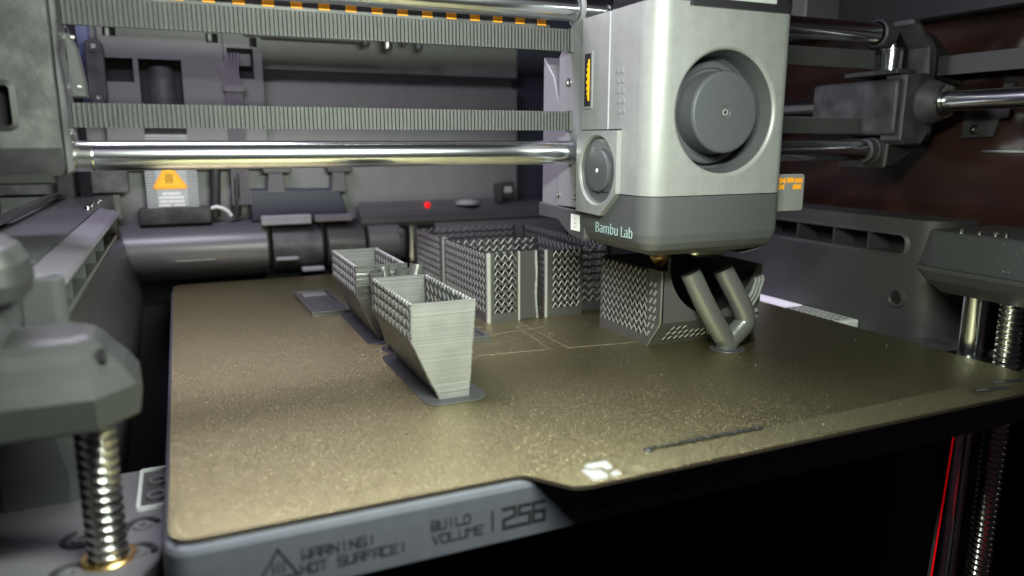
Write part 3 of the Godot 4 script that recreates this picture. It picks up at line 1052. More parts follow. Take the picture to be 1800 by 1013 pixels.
func gantry() -> void:
	var g := "polished gantry rods"
	var o := rod("guide_rod", "polished chrome gantry rod at fan height, beneath both toothed belts", v(-21, 70.9, -100), v(292, 70.9, -100), 4.25, g)
	var s := Shape.new(org(o))
	s.lathe(v(-20.6, 70.9, -100), Vector3.RIGHT, [[4.32, 0], [4.32, 6.0], [4.25, 6.4]], 48)
	part("end_sleeve", s, M.steel, o)
	rod("guide_rod", "polished chrome gantry rod along the picture's upper border, above the belts", v(-21, 120.8, -100), v(296, 120.8, -100), 4.25, g)
	g = "toothed belts along the gantry"
	belt("drive_belt", "grey toothed belt right below the strip of orange marks", v(-20, 110.4, -102.3), v(139.2, 110.4, -102.3), 7.5, g)
	belt("drive_belt", "grey toothed belt midway between the two long gantry rods", v(-20, 82.2, -102.3), v(139.2, 82.2, -102.3), 6.8, g)
	belt("drive_belt", "worn belt between the printing head and the bright idler pulley", v(190, 110.0, -102.3), v(291, 110.0, -102.3), 7.5, g)
	belt("drive_belt", "dim belt behind the head, low in front of the right-hand carriage", v(190, 81.8, -104), v(291, 81.8, -104), 6.8, g)
	# strip with orange marks
	o = thing("marker_strip", "grey strip with a row of orange marks under the topmost rod", "strip", v(50, 117.2, -107))
	s = Shape.new(org(o))
	s.box(v(-18, 115.0, -109), v(134, 119.2, -107.6), 0.1)
	part("strip_body", s, M.cast, o)
	for k in 18:
		s = Shape.new(org(o))
		var x := -16.5 + k * 8.55
		s.box(v(x, 115.8, -107.65), v(x + 3.6, 118.1, -107.3), 0.15)
		part("orange_mark", s, M.orange, o)

	# carriage at the left end
	o = thing("rod_carriage", "pale cast carriage block with a dark slot, holding the rods' left ends", "carriage", v(-40, 66, -95))
	s = Shape.new(org(o))
	s.prism("x", PackedVector2Array([Vector2(-95.0, 65.6), Vector2(-94.5, 66.0), Vector2(-94.5, 140), Vector2(-118, 140), Vector2(-118, 65.6)]), -52, -20.6, 0.7)
	part("block_body", s, M.cast, o)
	s = Shape.new(org(o))
	panel_with_windows(s, -52.0, -20.7, 73.2, 140.0, [[-41.2, 78.3, -30.3, 89.7]], -94.5, -88.5)
	part("front_sheet", s, M.cast, o)
	s = Shape.new(org(o))
	s.prism("x", PackedVector2Array([Vector2(-94.5, 65.7), Vector2(-88.5, 73.2), Vector2(-94.5, 73.2)]), -52.0, -20.7)
	part("chin", s, M.cast_dark, o)
	s = Shape.new(org(o))
	var slot := rrect(-42, 77.5, -29.5, 90.5, 2.4, 5)
	s.ring_side("z", slot, Shape.inset(slot, 1.4), -88.4, -88.1, 0)
	s.ring_side("z", Shape.inset(slot, 1.4), Shape.inset(slot, 1.5), -88.1, -94.0, 50)
	part("slot_rim", s, M.black, o)
	s = Shape.new(org(o))
	s.box(v(-41.1, 78.4, -94.4), v(-30.4, 89.6, -94.2))
	part("slot", s, M.hole, o)
	s = Shape.new(org(o))
	s.prism("z", PackedVector2Array([Vector2(-20.6, 66), Vector2(-18.6, 67), Vector2(-18.8, 86.5), Vector2(-19.6, 99), Vector2(-18.9, 109), Vector2(-19.6, 140), Vector2(-20.6, 140)]), -110, -92, 0.4)
	part("side_plate", s, M.cast_dark, o)
	s = Shape.new(org(o))
	s.prism("z", PackedVector2Array([Vector2(-20, 87.5), Vector2(-15.2, 87.5), Vector2(-15.4, 92), Vector2(-16.6, 101), Vector2(-19.0, 107.4), Vector2(-20, 107.4)]), -116, -112, 0.5)
	part("belt_guard", s, M.bezel_dark, o)
	for q in [[-17.6, 104.4], [-17.2, 90.5]]:
		s = Shape.new(org(o))
		s.lathe(v(q[0], q[1], -112), v(0, 0, 1), [[0.7, 0], [0.55, 0.5], [0, 0.55]], 14)
		part("rivet", s, M.steel, o)
	for q in [77.2, 74.6]:
		s = Shape.new(org(o))
		s.lathe(v(-19.4, q, -95.5), Vector3.RIGHT, [[1.0, 0], [1.0, 1.2], [0.6, 1.4], [0.55, 0.8], [0, 0.8]], 14)
		part("bolt", s, M.steel, o)
	s = Shape.new(org(o))
	s.box(v(-46, 63.4, -104), v(-24, 66.6, -94), 0.5)
	part("foot", s, M.black, o)

	# carriage at the right end
	o = thing("rod_carriage", "dark moulded carriage with rounded plate, joining rods to the chrome side rail", "carriage", v(300, 60, -105))
	s = Shape.new(org(o))
	s.prism("z", rrect(287, 77.5, 311, 101, 2.5, 5), -132, -86, 0.8)
	part("block_body", s, M.cast_dark, o)
	s = Shape.new(org(o))
	s.prism("z", PackedVector2Array([Vector2(290, 75.5), Vector2(292.5, 73.6), Vector2(303, 73.6), Vector2(306.5, 77.5), Vector2(307.8, 104), Vector2(307.4, 113.5), Vector2(304.5, 117), Vector2(295, 124.5), Vector2(291.0, 124.8), Vector2(291.5, 123), Vector2(295, 121.5), Vector2(302, 114), Vector2(303, 103.6), Vector2(290.5, 102.6)]), -95, -84.5, 0.6)
	part("face_plate", s, M.cast_dark, o)
	s = Shape.new(org(o))
	s.prism("z", PackedVector2Array([Vector2(307, 102.5), Vector2(330, 99), Vector2(328, 106), Vector2(312, 119), Vector2(300, 123), Vector2(307, 114)]), -118, -88, 0.6)
	part("hood", s, M.black, o)
	s = Shape.new(org(o))
	s.box(v(291, 103.4, -118), v(316, 105.4, -90), 0.3)
	part("pulley_shelf", s, M.cast_dark, o)
	s = Shape.new(org(o))
	s.lathe(v(297.6, 105.4, -98.8), Vector3.UP, [[0, 0], [5.2, 0], [5.2, 0.7], [4.6, 0.9], [4.6, 8.3], [5.2, 8.6], [5.2, 9.2], [0, 9.2]], 40)
	part("idler_pulley", s, M.chrome, o)
	s = Shape.new(org(o))
	s.lathe(v(297.6, 114.6, -98.8), Vector3.UP, [[2.2, 0], [2.2, 2.6], [1.6, 3.0], [0, 3.0]], 20)
	part("pulley_bolt", s, M.steel, o)
	s = Shape.new(org(o))
	s.lathe(v(288, 120.8, -100), v(1, 0, 0), [[5.0, 0], [5.8, 0.6], [5.8, 7], [5.0, 8]], 36)
	part("rod_clamp", s, M.cast_dark, o)
	s = Shape.new(org(o))
	s.lathe(v(286.5, 70.9, -100), v(1, 0, 0), [[4.3, 0], [5.2, 0.3], [5.2, 4], [5.6, 4.2], [5.6, 8]], 36)
	part("rod_clamp", s, M.cast_dark, o)
	s = Shape.new(org(o))
	s.prism("z", PackedVector2Array([Vector2(291, 63.5), Vector2(297, 64), Vector2(312, 72), Vector2(318, 77), Vector2(318, 82), Vector2(305, 76), Vector2(292, 76)]), -118, -92, 0.7)
	part("lower_bracket", s, M.block, o)
	s = Shape.new(org(o))
	s.prism("z", PackedVector2Array([Vector2(306, 72), Vector2(322, 75), Vector2(326, 86), Vector2(318, 92), Vector2(308, 90)]), -124, -95, 0.7)
	part("rear_bracket", s, M.cast_dark, o)
	s = Shape.new(org(o))
	s.lathe(v(305.5, 91.5, -86), v(0, 0, 1), [[10.2, -6], [10.2, 0.0], [8.6, 5.0], [7.0, 8.6], [7.0, 9.2], [5.0, 9.6], [4.5, 9.2], [4.5, 0]], 40)
	part("bushing_housing", s, M.cast_dark, o)
	s = Shape.new(org(o))
	s.lathe(v(305.5, 91.5, -77.0), v(0, 0, 1), [[6.9, 0], [6.9, 0.7], [6.2, 1.1], [4.4, 1.1]], 40)
	part("bushing_ring", s, M.steel, o)

	rod("side_rail_rod", "chrome rail rod that runs into the right-hand carriage's ring", v(305.5, 91.5, -300), v(305.5, 91.5, 40), 4.1)
	belt("drive_belt", "worn grey belt running towards the door above the chrome side rail", v(314, 107, 40), v(314, 107, -98), 8.0, "toothed belts along the gantry")

# ------------------------------------------------------------------ printing head
func toolhead() -> void:
	var o := thing("printing_head", "grey printing head with a big round fan in its face", "print head", v(166, 30, -80))
	# outline seen from above
	var plan := PackedVector2Array()
	for k in 13:
		var a := lerpf(180.0, 90.0, k / 12.0) * DEG
		plan.append(Vector2(146.5 + 7.0 * cos(a), -57.0 + 7.0 * sin(a)))
	for k in 7:
		var a := lerpf(90.0, 0.0, k / 6.0) * DEG
		plan.append(Vector2(190.3 + 3.5 * cos(a), -53.5 + 3.5 * sin(a)))
	plan.append(Vector2(193.8, -93))
	plan.append(Vector2(139.5, -93))
	var c := Vector2(168.2, 84.0)
	var s := Shape.new(org(o))
	# side skin of the upper cover, then its face with the fan's opening
	var n := plan.size()
	for i in n:
		var j := (i + 1) % n
		if i == 12: continue   # the flat front between the corners is the pierced sheet
		s.quad(v(plan[i].x, 58.0, plan[i].y), v(plan[j].x, 58.0, plan[j].y), v(plan[j].x, 116.5, plan[j].y), v(plan[i].x, 116.5, plan[i].y), 1 if i < n - 4 else -1)
	s.cap("y", plan, 58.0)
	s.cap("y", plan, 116.5, true)
	s.sheet_with_hole("z", PackedVector2Array([Vector2(146.5, 58.0), Vector2(190.3, 58.0), Vector2(190.3, 116.5), Vector2(146.5, 116.5)]), c, 20.4, -50.0, 120)
	s.lathe(v(c.x, c.y, -50.0), v(0, 0, -1), [[20.4, 0.0], [20.0, 0.08], [19.5, 0.4], [19.2, 1.0]], 96, true)
	part("upper_cover", s, M.head, o)
	s = Shape.new(org(o))
	s.lathe(v(c.x, c.y, -50.0), v(0, 0, -1), [[19.2, 1.0], [18.3, 5.0], [17.9, 9.0], [17.0, 10.5], [3.0, 10.5], [0, 10.5]], 96)
	var fan := part("fan_bowl", s, M.fan, o)
	s = Shape.new(org(o))
	s.lathe(v(c.x, c.y, -60.2), v(0, 0, 1), [[16.4, 0], [16.2, 1.8], [15.6, 2.1], [14.4, 2.1], [14.2, 1.4], [13.1, 1.4], [12.9, 8.9], [12.6, 9.5], [12.0, 9.75], [2.0, 9.75], [1.8, 9.5], [0, 9.5]], 96)
	part("fan_hub", s, M.fan_side, fan)
	s = Shape.new(org(o))
	s.lathe(v(c.x, c.y, -50.7), v(0, 0, 1), [[1.1, 0], [1.0, 0.2], [0.6, 0.2], [0.5, 0.0], [0, 0.0]], 24)
	part("hub_pin", s, M.head, fan)
	# dark lower cover with a rounded chin
	s = Shape.new(org(o))
	s.loft("y", [[37.4, 12.0], [37.9, 8.5], [38.8, 5.0], [40.6, 2.2], [42.8, 0.7], [45.5, 0.05], [57.7, 0.05]], plan)
	part("lower_cover", s, M.head_low, o)
	s = Shape.new(org(o))
	s.box(v(139.4, 57.7, -92.8), v(193.6, 58.0, -60.0))
	part("cover_gap", s, M.black, o)
	# lettering on the lower cover's flank
	var tm := TextMesh.new()
	var f := SystemFont.new()
	f.font_names = PackedStringArray(["Droid Sans"])
	tm.font = f
	tm.text = "Bambu Lab"
	tm.font_size = 64
	tm.pixel_size = 0.00004
	tm.depth = 0.00008
	tm.horizontal_alignment = HORIZONTAL_ALIGNMENT_CENTER
	var ti := MeshInstance3D.new()
	ti.name = "maker_lettering"
	ti.mesh = tm
	ti.material_override = M.logo_ink
	o.add_child(ti, true)
	ti.position = (v(139.38, 45.6, -69.6) - org(o)) * MM
	ti.rotation.y = -PI / 2
	ti.scale = Vector3(0.74, 0.74, 1.0)
	# small side fan in its housing
	var cs := Vector2(-79.2, 65.2)
	s = Shape.new(org(o))
	s.sheet_with_hole("x", PackedVector2Array([Vector2(-92.8, 50.4), Vector2(-76.0, 50.0), Vector2(-66.0, 58.0), Vector2(-66.0, 78.4), Vector2(-92.8, 78.6)]), cs, 12.0, 137.7, 90)
	var rim := PackedVector2Array([Vector2(-92.8, 50.4), Vector2(-76.0, 50.0), Vector2(-66.0, 58.0), Vector2(-66.0, 78.4), Vector2(-92.8, 78.6)])
	s.ring_side("x", rim, rim, 137.7, 139.6, 0)
	s.lathe(v(137.7, cs.y, cs.x), v(1, 0, 0), [[12.0, 0], [11.6, 0.2], [11.2, 0.9]], 64, true)
	var hs := part("side_fan_housing", s, M.head, o)
	s = Shape.new(org(o))
	s.lathe(v(138.5, cs.y, cs.x), v(1, 0, 0), [[11.2, 0], [10.6, 0.75], [9.5, 0.9], [0, 0.9]], 64)
	part("side_fan_bowl", s, M.fan, hs)
	s = Shape.new(org(o))
	s.lathe(v(139.4, cs.y, cs.x), v(-1, 0, 0), [[7.4, 0], [7.3, 0.9], [6.8, 1.3], [1.0, 1.3], [0.8, 1.1], [0, 1.1]], 48)
	part("side_fan_hub", s, M.fan_side, hs)
	s = Shape.new(org(o))
	s.lathe(v(138.25, cs.y, cs.x), v(-1, 0, 0), [[0.7, 0], [0.6, 0.2], [0, 0.2]], 16)
	part("hub_pin", s, M.white, hs)
	# seam, slot with the orange gear, dimples
	s = Shape.new(org(o))
	s.box(v(139.32, 78.9, -75.0), v(139.6, 116.4, -74.4))
	part("seam", s, M.pale, o)
	s = Shape.new(org(o))
	s.box(v(139.36, 78.55, -92.6), v(139.6, 78.95, -66.2))
	part("seam", s, M.black, o)
	s = Shape.new(org(o))
	s.prism("x", PackedVector2Array([Vector2(-91.6, 86.0), Vector2(-85.4, 86.0), Vector2(-85.4, 105.4), Vector2(-91.6, 105.4)]), 139.2, 139.6, 0.1)
	var sl := part("gear_slot_rim", s, M.head, o)
	s = Shape.new(org(o))
	s.box(v(139.12, 86.9, -90.6), v(139.25, 104.5, -86.4))
	part("gear_slot", s, M.hole, sl)
	s = Shape.new(org(o))
	var gear := PackedVector2Array()
	for k in 40:
		var a := PI * (0.5 - k / 39.0) * 0.98
		var r := 7.6 if k % 4 < 2 else 6.4
		gear.append(Vector2(-87.4 - (1.7 if k % 4 < 2 else 0.9) * cos(a), 95.6 + 7.0 * sin(a)))
	for k in range(39, -1, -1):
		var a := PI * (0.5 - k / 39.0) * 0.98
		gear.append(Vector2(-87.1, 95.6 + 7.0 * sin(a)))
	s.prism("x", gear, 138.9, 139.1, 0.02)
	part("orange_gear", s, M.yellow, sl)
	for k in 10:
		s = Shape.new(org(o))
		var y := 97.2 - (k / 2) * 3.2
		var z := -69.6 + (k % 2) * 2.6 + (97.2 - y) * 0.12
		s.prism("x", rrect(z - 0.8, y - 0.7, z + 0.8, y + 0.7, 0.4, 3), 139.3, 139.55)
		part("dimple", s, M.head_dim, o)  # dents drawn as pads, their shade put into a darker grey
	# frame behind the covers, carried by the rods
	s = Shape.new(org(o))
	s.prism("x", PackedVector2Array([Vector2(-93, 51), Vector2(-93, 117), Vector2(-101, 117), Vector2(-112, 106), Vector2(-112, 50.4)]), 140.2, 192, 0.4)
	part("frame_plate", s, M.head_base, o)
	s = Shape.new(org(o))
	s.prism("x", PackedVector2Array([Vector2(-112, 50.2), Vector2(-112, 84), Vector2(-118, 99), Vector2(-127, 107), Vector2(-127.5, 44.8)]), 141.2, 192, 0.4)
	part("rear_plate", s, M.head_base, o)
	s = Shape.new(org(o))
	s.prism("x", PackedVector2Array([Vector2(-89.6, 49.8), Vector2(-127.5, 50.9), Vector2(-127.5, 45.4), Vector2(-110.8, 45.2), Vector2(-101.5, 40.6), Vector2(-90.6, 39.4), Vector2(-89.6, 40.4)]), 139.7, 192, 0.4)
	part("dark_heel", s, M.head_low, o)
	s = Shape.new(org(o))
	s.box(v(139.45, 42.6, -99.6), v(139.69, 48.5, -93.4))
	var st := part("white_label", s, M.white, o)
	for q in [44.0, 45.4, 47.2]:
		s = Shape.new(org(o))
		s.box(v(139.4, q - 0.3, -96.7), v(139.44, q + 0.15, -96.3))
		part("print_mark", s, M.ink, st)
	for q in [[-111.0, 54.8, 1.0], [-97.6, 54.8, 1.2], [-103.6, 96.0, 1.6]]:
		s = Shape.new(org(o))
		s.lathe(v(140.3, q[1], q[0]), v(-1, 0, 0), [[q[2], 0], [q[2] * 0.95, 0.6], [q[2] * 0.55, 0.65], [q[2] * 0.45, 0.25], [0, 0.25]], 18)
		part("screw", s, M.steel, o)
	for q in [70.9, 120.8]:
		s = Shape.new(org(o))
		s.lathe(v(141.2, q, -100), v(-1, 0, 0), [[6.4, 0], [6.3, 0.7], [5.6, 1.1], [4.9, 1.2], [4.6, 0.2]], 48)
		part("rod_bushing", s, M.head_base, o)
	for q in [[110.4, 8.2], [82.2, 7.5]]:
		s = Shape.new(org(o))
		s.box(v(138.9, q[0] - q[1] / 2, -103.4), v(140.6, q[0] + q[1] / 2, -100.8), 0.2)
		part("belt_clamp", s, M.belt, o)
	# glossy black window across the top
	s = Shape.new(org(o))
	s.loft("y", [[115.2, 0.0], [124, 0.6], [127, 2.0]], rrect(151.5, -96, 192.4, -49.2, 2.5, 5))
	part("top_window", s, M.black_gloss, o)
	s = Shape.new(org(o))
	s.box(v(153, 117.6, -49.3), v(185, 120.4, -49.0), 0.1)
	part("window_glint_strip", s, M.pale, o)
	# nozzle
	s = Shape.new(org(o))
	s.lathe(v(166, 38.2, -80), v(0, -1, 0), [[6.0, -1], [5.5, 2.0], [4.0, 3.2], [3.4, 3.2], [3.4, 5.4], [1.2, 8.2], [0.5, 8.5], [0, 8.5]], 28)
	part("nozzle", s, M.brass, o)
	s = Shape.new(org(o))
	s.loft("y", [[34.2, 3.0], [35.5, 0.8], [38.0, 0.0]], rrect(170, -84, 186, -66, 3.0, 5))
	part("air_duct", s, M.steel, o)
	# side tag seen past the head's far edge
	o = thing("notice_tag", "pale grey tag with blurred orange print past the printing head's edge", "tag", v(200, 50, -58))
	s = Shape.new(org(o))
	s.prism("z", rrect(190, 50.6, 211.2, 63.6, 1.2, 4), -59, -58, 0.15)
	part("tag_plate", s, M.tag, o)
	for q in [[196.4, 61.4, 202.6], [203.0, 61.5, 206.2], [206.6, 61.3, 210.2], [196.4, 59.2, 202.0], [205.8, 59.1, 209.8]]:
		for k in 8:
			s = Shape.new(org(o))
			var w: float = (q[2] - q[0]) / 8.0
			var hgt := 1.3 + 0.35 * (k * 5 % 3)
			s.box(v(q[0] + k * w + 0.04, q[1] - hgt / 2, -58.0), v(q[0] + k * w + w * 0.9, q[1] + hgt / 2, -57.95))
			part("orange_print", s, M.orange, o)

# ------------------------------------------------------------------ sides
func lead_screw(label: String, at: Vector3, length: float) -> Node3D:
	var o := thing("lead_screw", label, "lead screw", at, "lead screws that lift the bed")
	var s := Shape.new(at)
	s.thread(at, length, 4.0, 2.2, 2, 0.75)
	part("threaded_shaft", s, M.screw, o)
	return o

func vent_wall(o: Node3D, x: float, inward: float, zs: Array, y0: float, y1: float, m: Material) -> void:
	# a slotted vent: raised rim, dark cavity, one rib between each two openings
	var za: float = zs[0]
	var zb: float = zs[-1]
	var s := Shape.new(org(o))
	var r := (y1 - y0) * 0.5
	var out := rrect(za - 1.5, y0 - 1.5, zb + 1.5, y1 + 1.5, r + 1.4, 10)
	var inn := rrect(za, y0, zb, y1, r - 0.1, 10)
	var n := out.size()
	for i in n:
		var j := (i + 1) % n
		s.quad(Shape.lift("x", out[i], x), Shape.lift("x", out[j], x), Shape.lift("x", inn[j], x + inward * 0.8), Shape.lift("x", inn[i], x + inward * 0.8), 1)
		s.quad(Shape.lift("x", inn[i], x + inward * 0.8), Shape.lift("x", inn[j], x + inward * 0.8), Shape.lift("x", inn[j], x + 0.05 * inward), Shape.lift("x", inn[i], x + 0.05 * inward), 2)
	part("vent_rim", s, m, o)
	for k in range(1, zs.size() - 1):
		s = Shape.new(org(o))
		s.box(v(x - 0.3, y0 + 0.12, zs[k] - 0.45), v(x + 12.0, y1 - 0.12, zs[k] + 0.45))
		part("vent_rib", s, m, o)

func side_left() -> void:
	var o := thing("vent_bezel", "grey moulded side bezel with a jutting slotted vent, left of the plate", "bezel", v(-25, -60, -130))
	var s := Shape.new(org(o))
	# curved panel: leans in towards its foot
	var prof := PackedVector2Array()
	var cv := Curve2D.new()
	cv.add_point(Vector2(-25, 47.5), Vector2.ZERO, Vector2(0, -6))
	cv.add_point(Vector2(-23.5, 28), Vector2(-0.5, 6), Vector2(2.5, -9))
	cv.add_point(Vector2(-15.5, -6), Vector2(-2, 10), Vector2(0.5, -14))
	cv.add_point(Vector2(-30, -96), Vector2(3, 24), Vector2.ZERO)
	for k in 25: prof.append(cv.sample_baked(cv.get_baked_length() * k / 24.0, true))
	prof.append(Vector2(-46, -96))
	prof.append(Vector2(-46, 47.5))
	s.loft("z", [[-296, 0.0], [-72, 0.0], [-66, 0.8], [-62, 2.6], [-59.5, 5.0], [-58.4, 8.0]], prof)
	part("panel", s, M.bezel, o)
	s = Shape.new(org(o))
	s.box(v(-60, -96, -64), v(-52, 47, 8), 0.6)
	part("recess_panel", s, M.bezel, o)
	s = Shape.new(org(o))
	s.box(v(-52, 36.5, -58.4), v(-25.4, 47.4, 8), 0.6)
	part("top_rim", s, M.bezel, o)
	# jutting vent: lip on top, slots facing the plate
	s = Shape.new(org(o))
	s.prism("z", PackedVector2Array([Vector2(-25.2, 46.5), Vector2(-24.4, 47.2), Vector2(-17.6, 45.6), Vector2(-16.9, 44.6), Vector2(-17.2, 43.8), Vector2(-25.2, 45.2)]), -215, -42, 0.5)
	part("vent_lip", s, M.arm, o)  # lighter than the bezel: violet light on its top is painted in
	s = Shape.new(org(o))
	s.prism("z", PackedVector2Array([Vector2(-25.2, 33.4), Vector2(-19.0, 34.2), Vector2(-18.6, 35.4), Vector2(-19.2, 36.0), Vector2(-25.2, 35.6)]), -215, -42, 0.3)
	part("vent_sill", s, M.bezel, o)
	s = Shape.new(org(o))
	s.prism("y", rrect(-25.2, -44, -17.2, -38.5, 2.6, 6, 9), 33.6, 46.2, 0.5)
	part("vent_nose", s, M.bezel, o)
	s = Shape.new(org(o))
	s.prism("y", rrect(-25.2, -218, -18.0, -213, 1.5, 5, 9), 33.6, 46.2, 0.5)
	part("vent_tail", s, M.bezel, o)
	s = Shape.new(org(o))
	s.box(v(-25.1, 35.4, -213), v(-24.8, 45.4, -44))
	part("vent_opening", s, M.hole, o)
	for k in 5:
		s = Shape.new(org(o))
		var z := -70.0 - k * 30.0
		s.box(v(-24.8, 35.8, z - 0.7), v(-19.6, 44.6, z + 0.7), 0.2)
		part("vent_rib", s, M.bezel, o)
	for k in 7:
		s = Shape.new(org(o))
		var q := v(-27.0 - rng.randf() * 2.5, 47.5, -250 + k * 7 + rng.randf() * 3)
		s.lathe(q, Vector3.UP, [[1.3, 0], [1.2, 0.7], [0.5, 0.8], [0, 0.4]], 12)
		part("screw", s, M.steel, o)

	o = thing("screw_nut_block", "pale blurred faceted block on top of the near lead screw", "block", v(-16, 21, -24))
	s = Shape.new(org(o))
	var oct := PackedVector2Array([Vector2(-10.2, -7.6), Vector2(-3.4, -15.5), Vector2(-3.6, -32), Vector2(-12, -40), Vector2(-34, -40), Vector2(-34, -7.4)])
	s.loft("y", [[21.2, 0.6], [21.8, 0.0], [27.6, 0.2], [31.0, 2.2], [33.6, 4.6], [35.8, 6.0], [37.2, 7.4], [37.9, 9.0]], oct)
	part("faceted_body", s, M.block, o)
	s = Shape.new(org(o))
	s.prism("z", PackedVector2Array([Vector2(-9.6, 33.6), Vector2(-8.6, 36.4), Vector2(-8.2, 33.0)]), -16.4, -13.6)
	part("notch", s, M.hole, o)
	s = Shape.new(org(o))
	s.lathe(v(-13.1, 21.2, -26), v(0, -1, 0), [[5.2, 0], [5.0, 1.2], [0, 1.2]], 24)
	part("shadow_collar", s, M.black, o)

	o = thing("rounded_post", "blurred rounded grey post at the picture's left border, above the faceted block", "post", v(-27, 45, -18))
	s = Shape.new(org(o))
	s.loft("y", [[44.2, 3.0], [46.0, 0.6], [49, 0.0], [52.5, 0.4], [55.5, 2.0], [57.2, 4.5]], rrect(-38, -34, -20.6, -12, 6, 8))
	part("cap", s, M.block, o)

	lead_screw("shiny lead screw in the near left corner, ending in a brass nut", v(-13.1, -60, -26), 84)

	# black motion frame seen past the bezel
	o = thing("frame_rail", "thin black rail slanting across the dark glass at the left", "rail", v(-45, 50.5, -120))
	s = Shape.new(org(o))
	s.box(v(-46.5, 49.5, -285), v(-43.5, 52.0, -20), 0.4)
	part("bar", s, M.black_gloss, o)
	o = thing("frame_post", "black upright frame post in the dark rear left corner", "post", v(-36, 0, -270))
	s = Shape.new(org(o))
	s.box(v(-48, -60, -292), v(-40, 190, -280), 0.6)
	part("column", s, M.black, o)
	s = Shape.new(org(o))
	s.box(v(-38.5, -60, -290), v(-33, 190, -284), 0.5)
	part("column", s, M.glass_dark, o)
	o = thing("corner_panel", "pale smudged panel in the rear left corner, above the bezel's end", "panel", v(-30, 38, -300))
	s = Shape.new(org(o))
	s.box(v(-76, 48.5, -300), v(-17, 70, -294), 0.5)
	part("panel_sheet", s, M.cast, o)
	s = Shape.new(org(o))
	s.box(v(-76, 34, -303), v(-22, 48.4, -301), 0.4)
	part("panel_sheet", s, M.back, o)

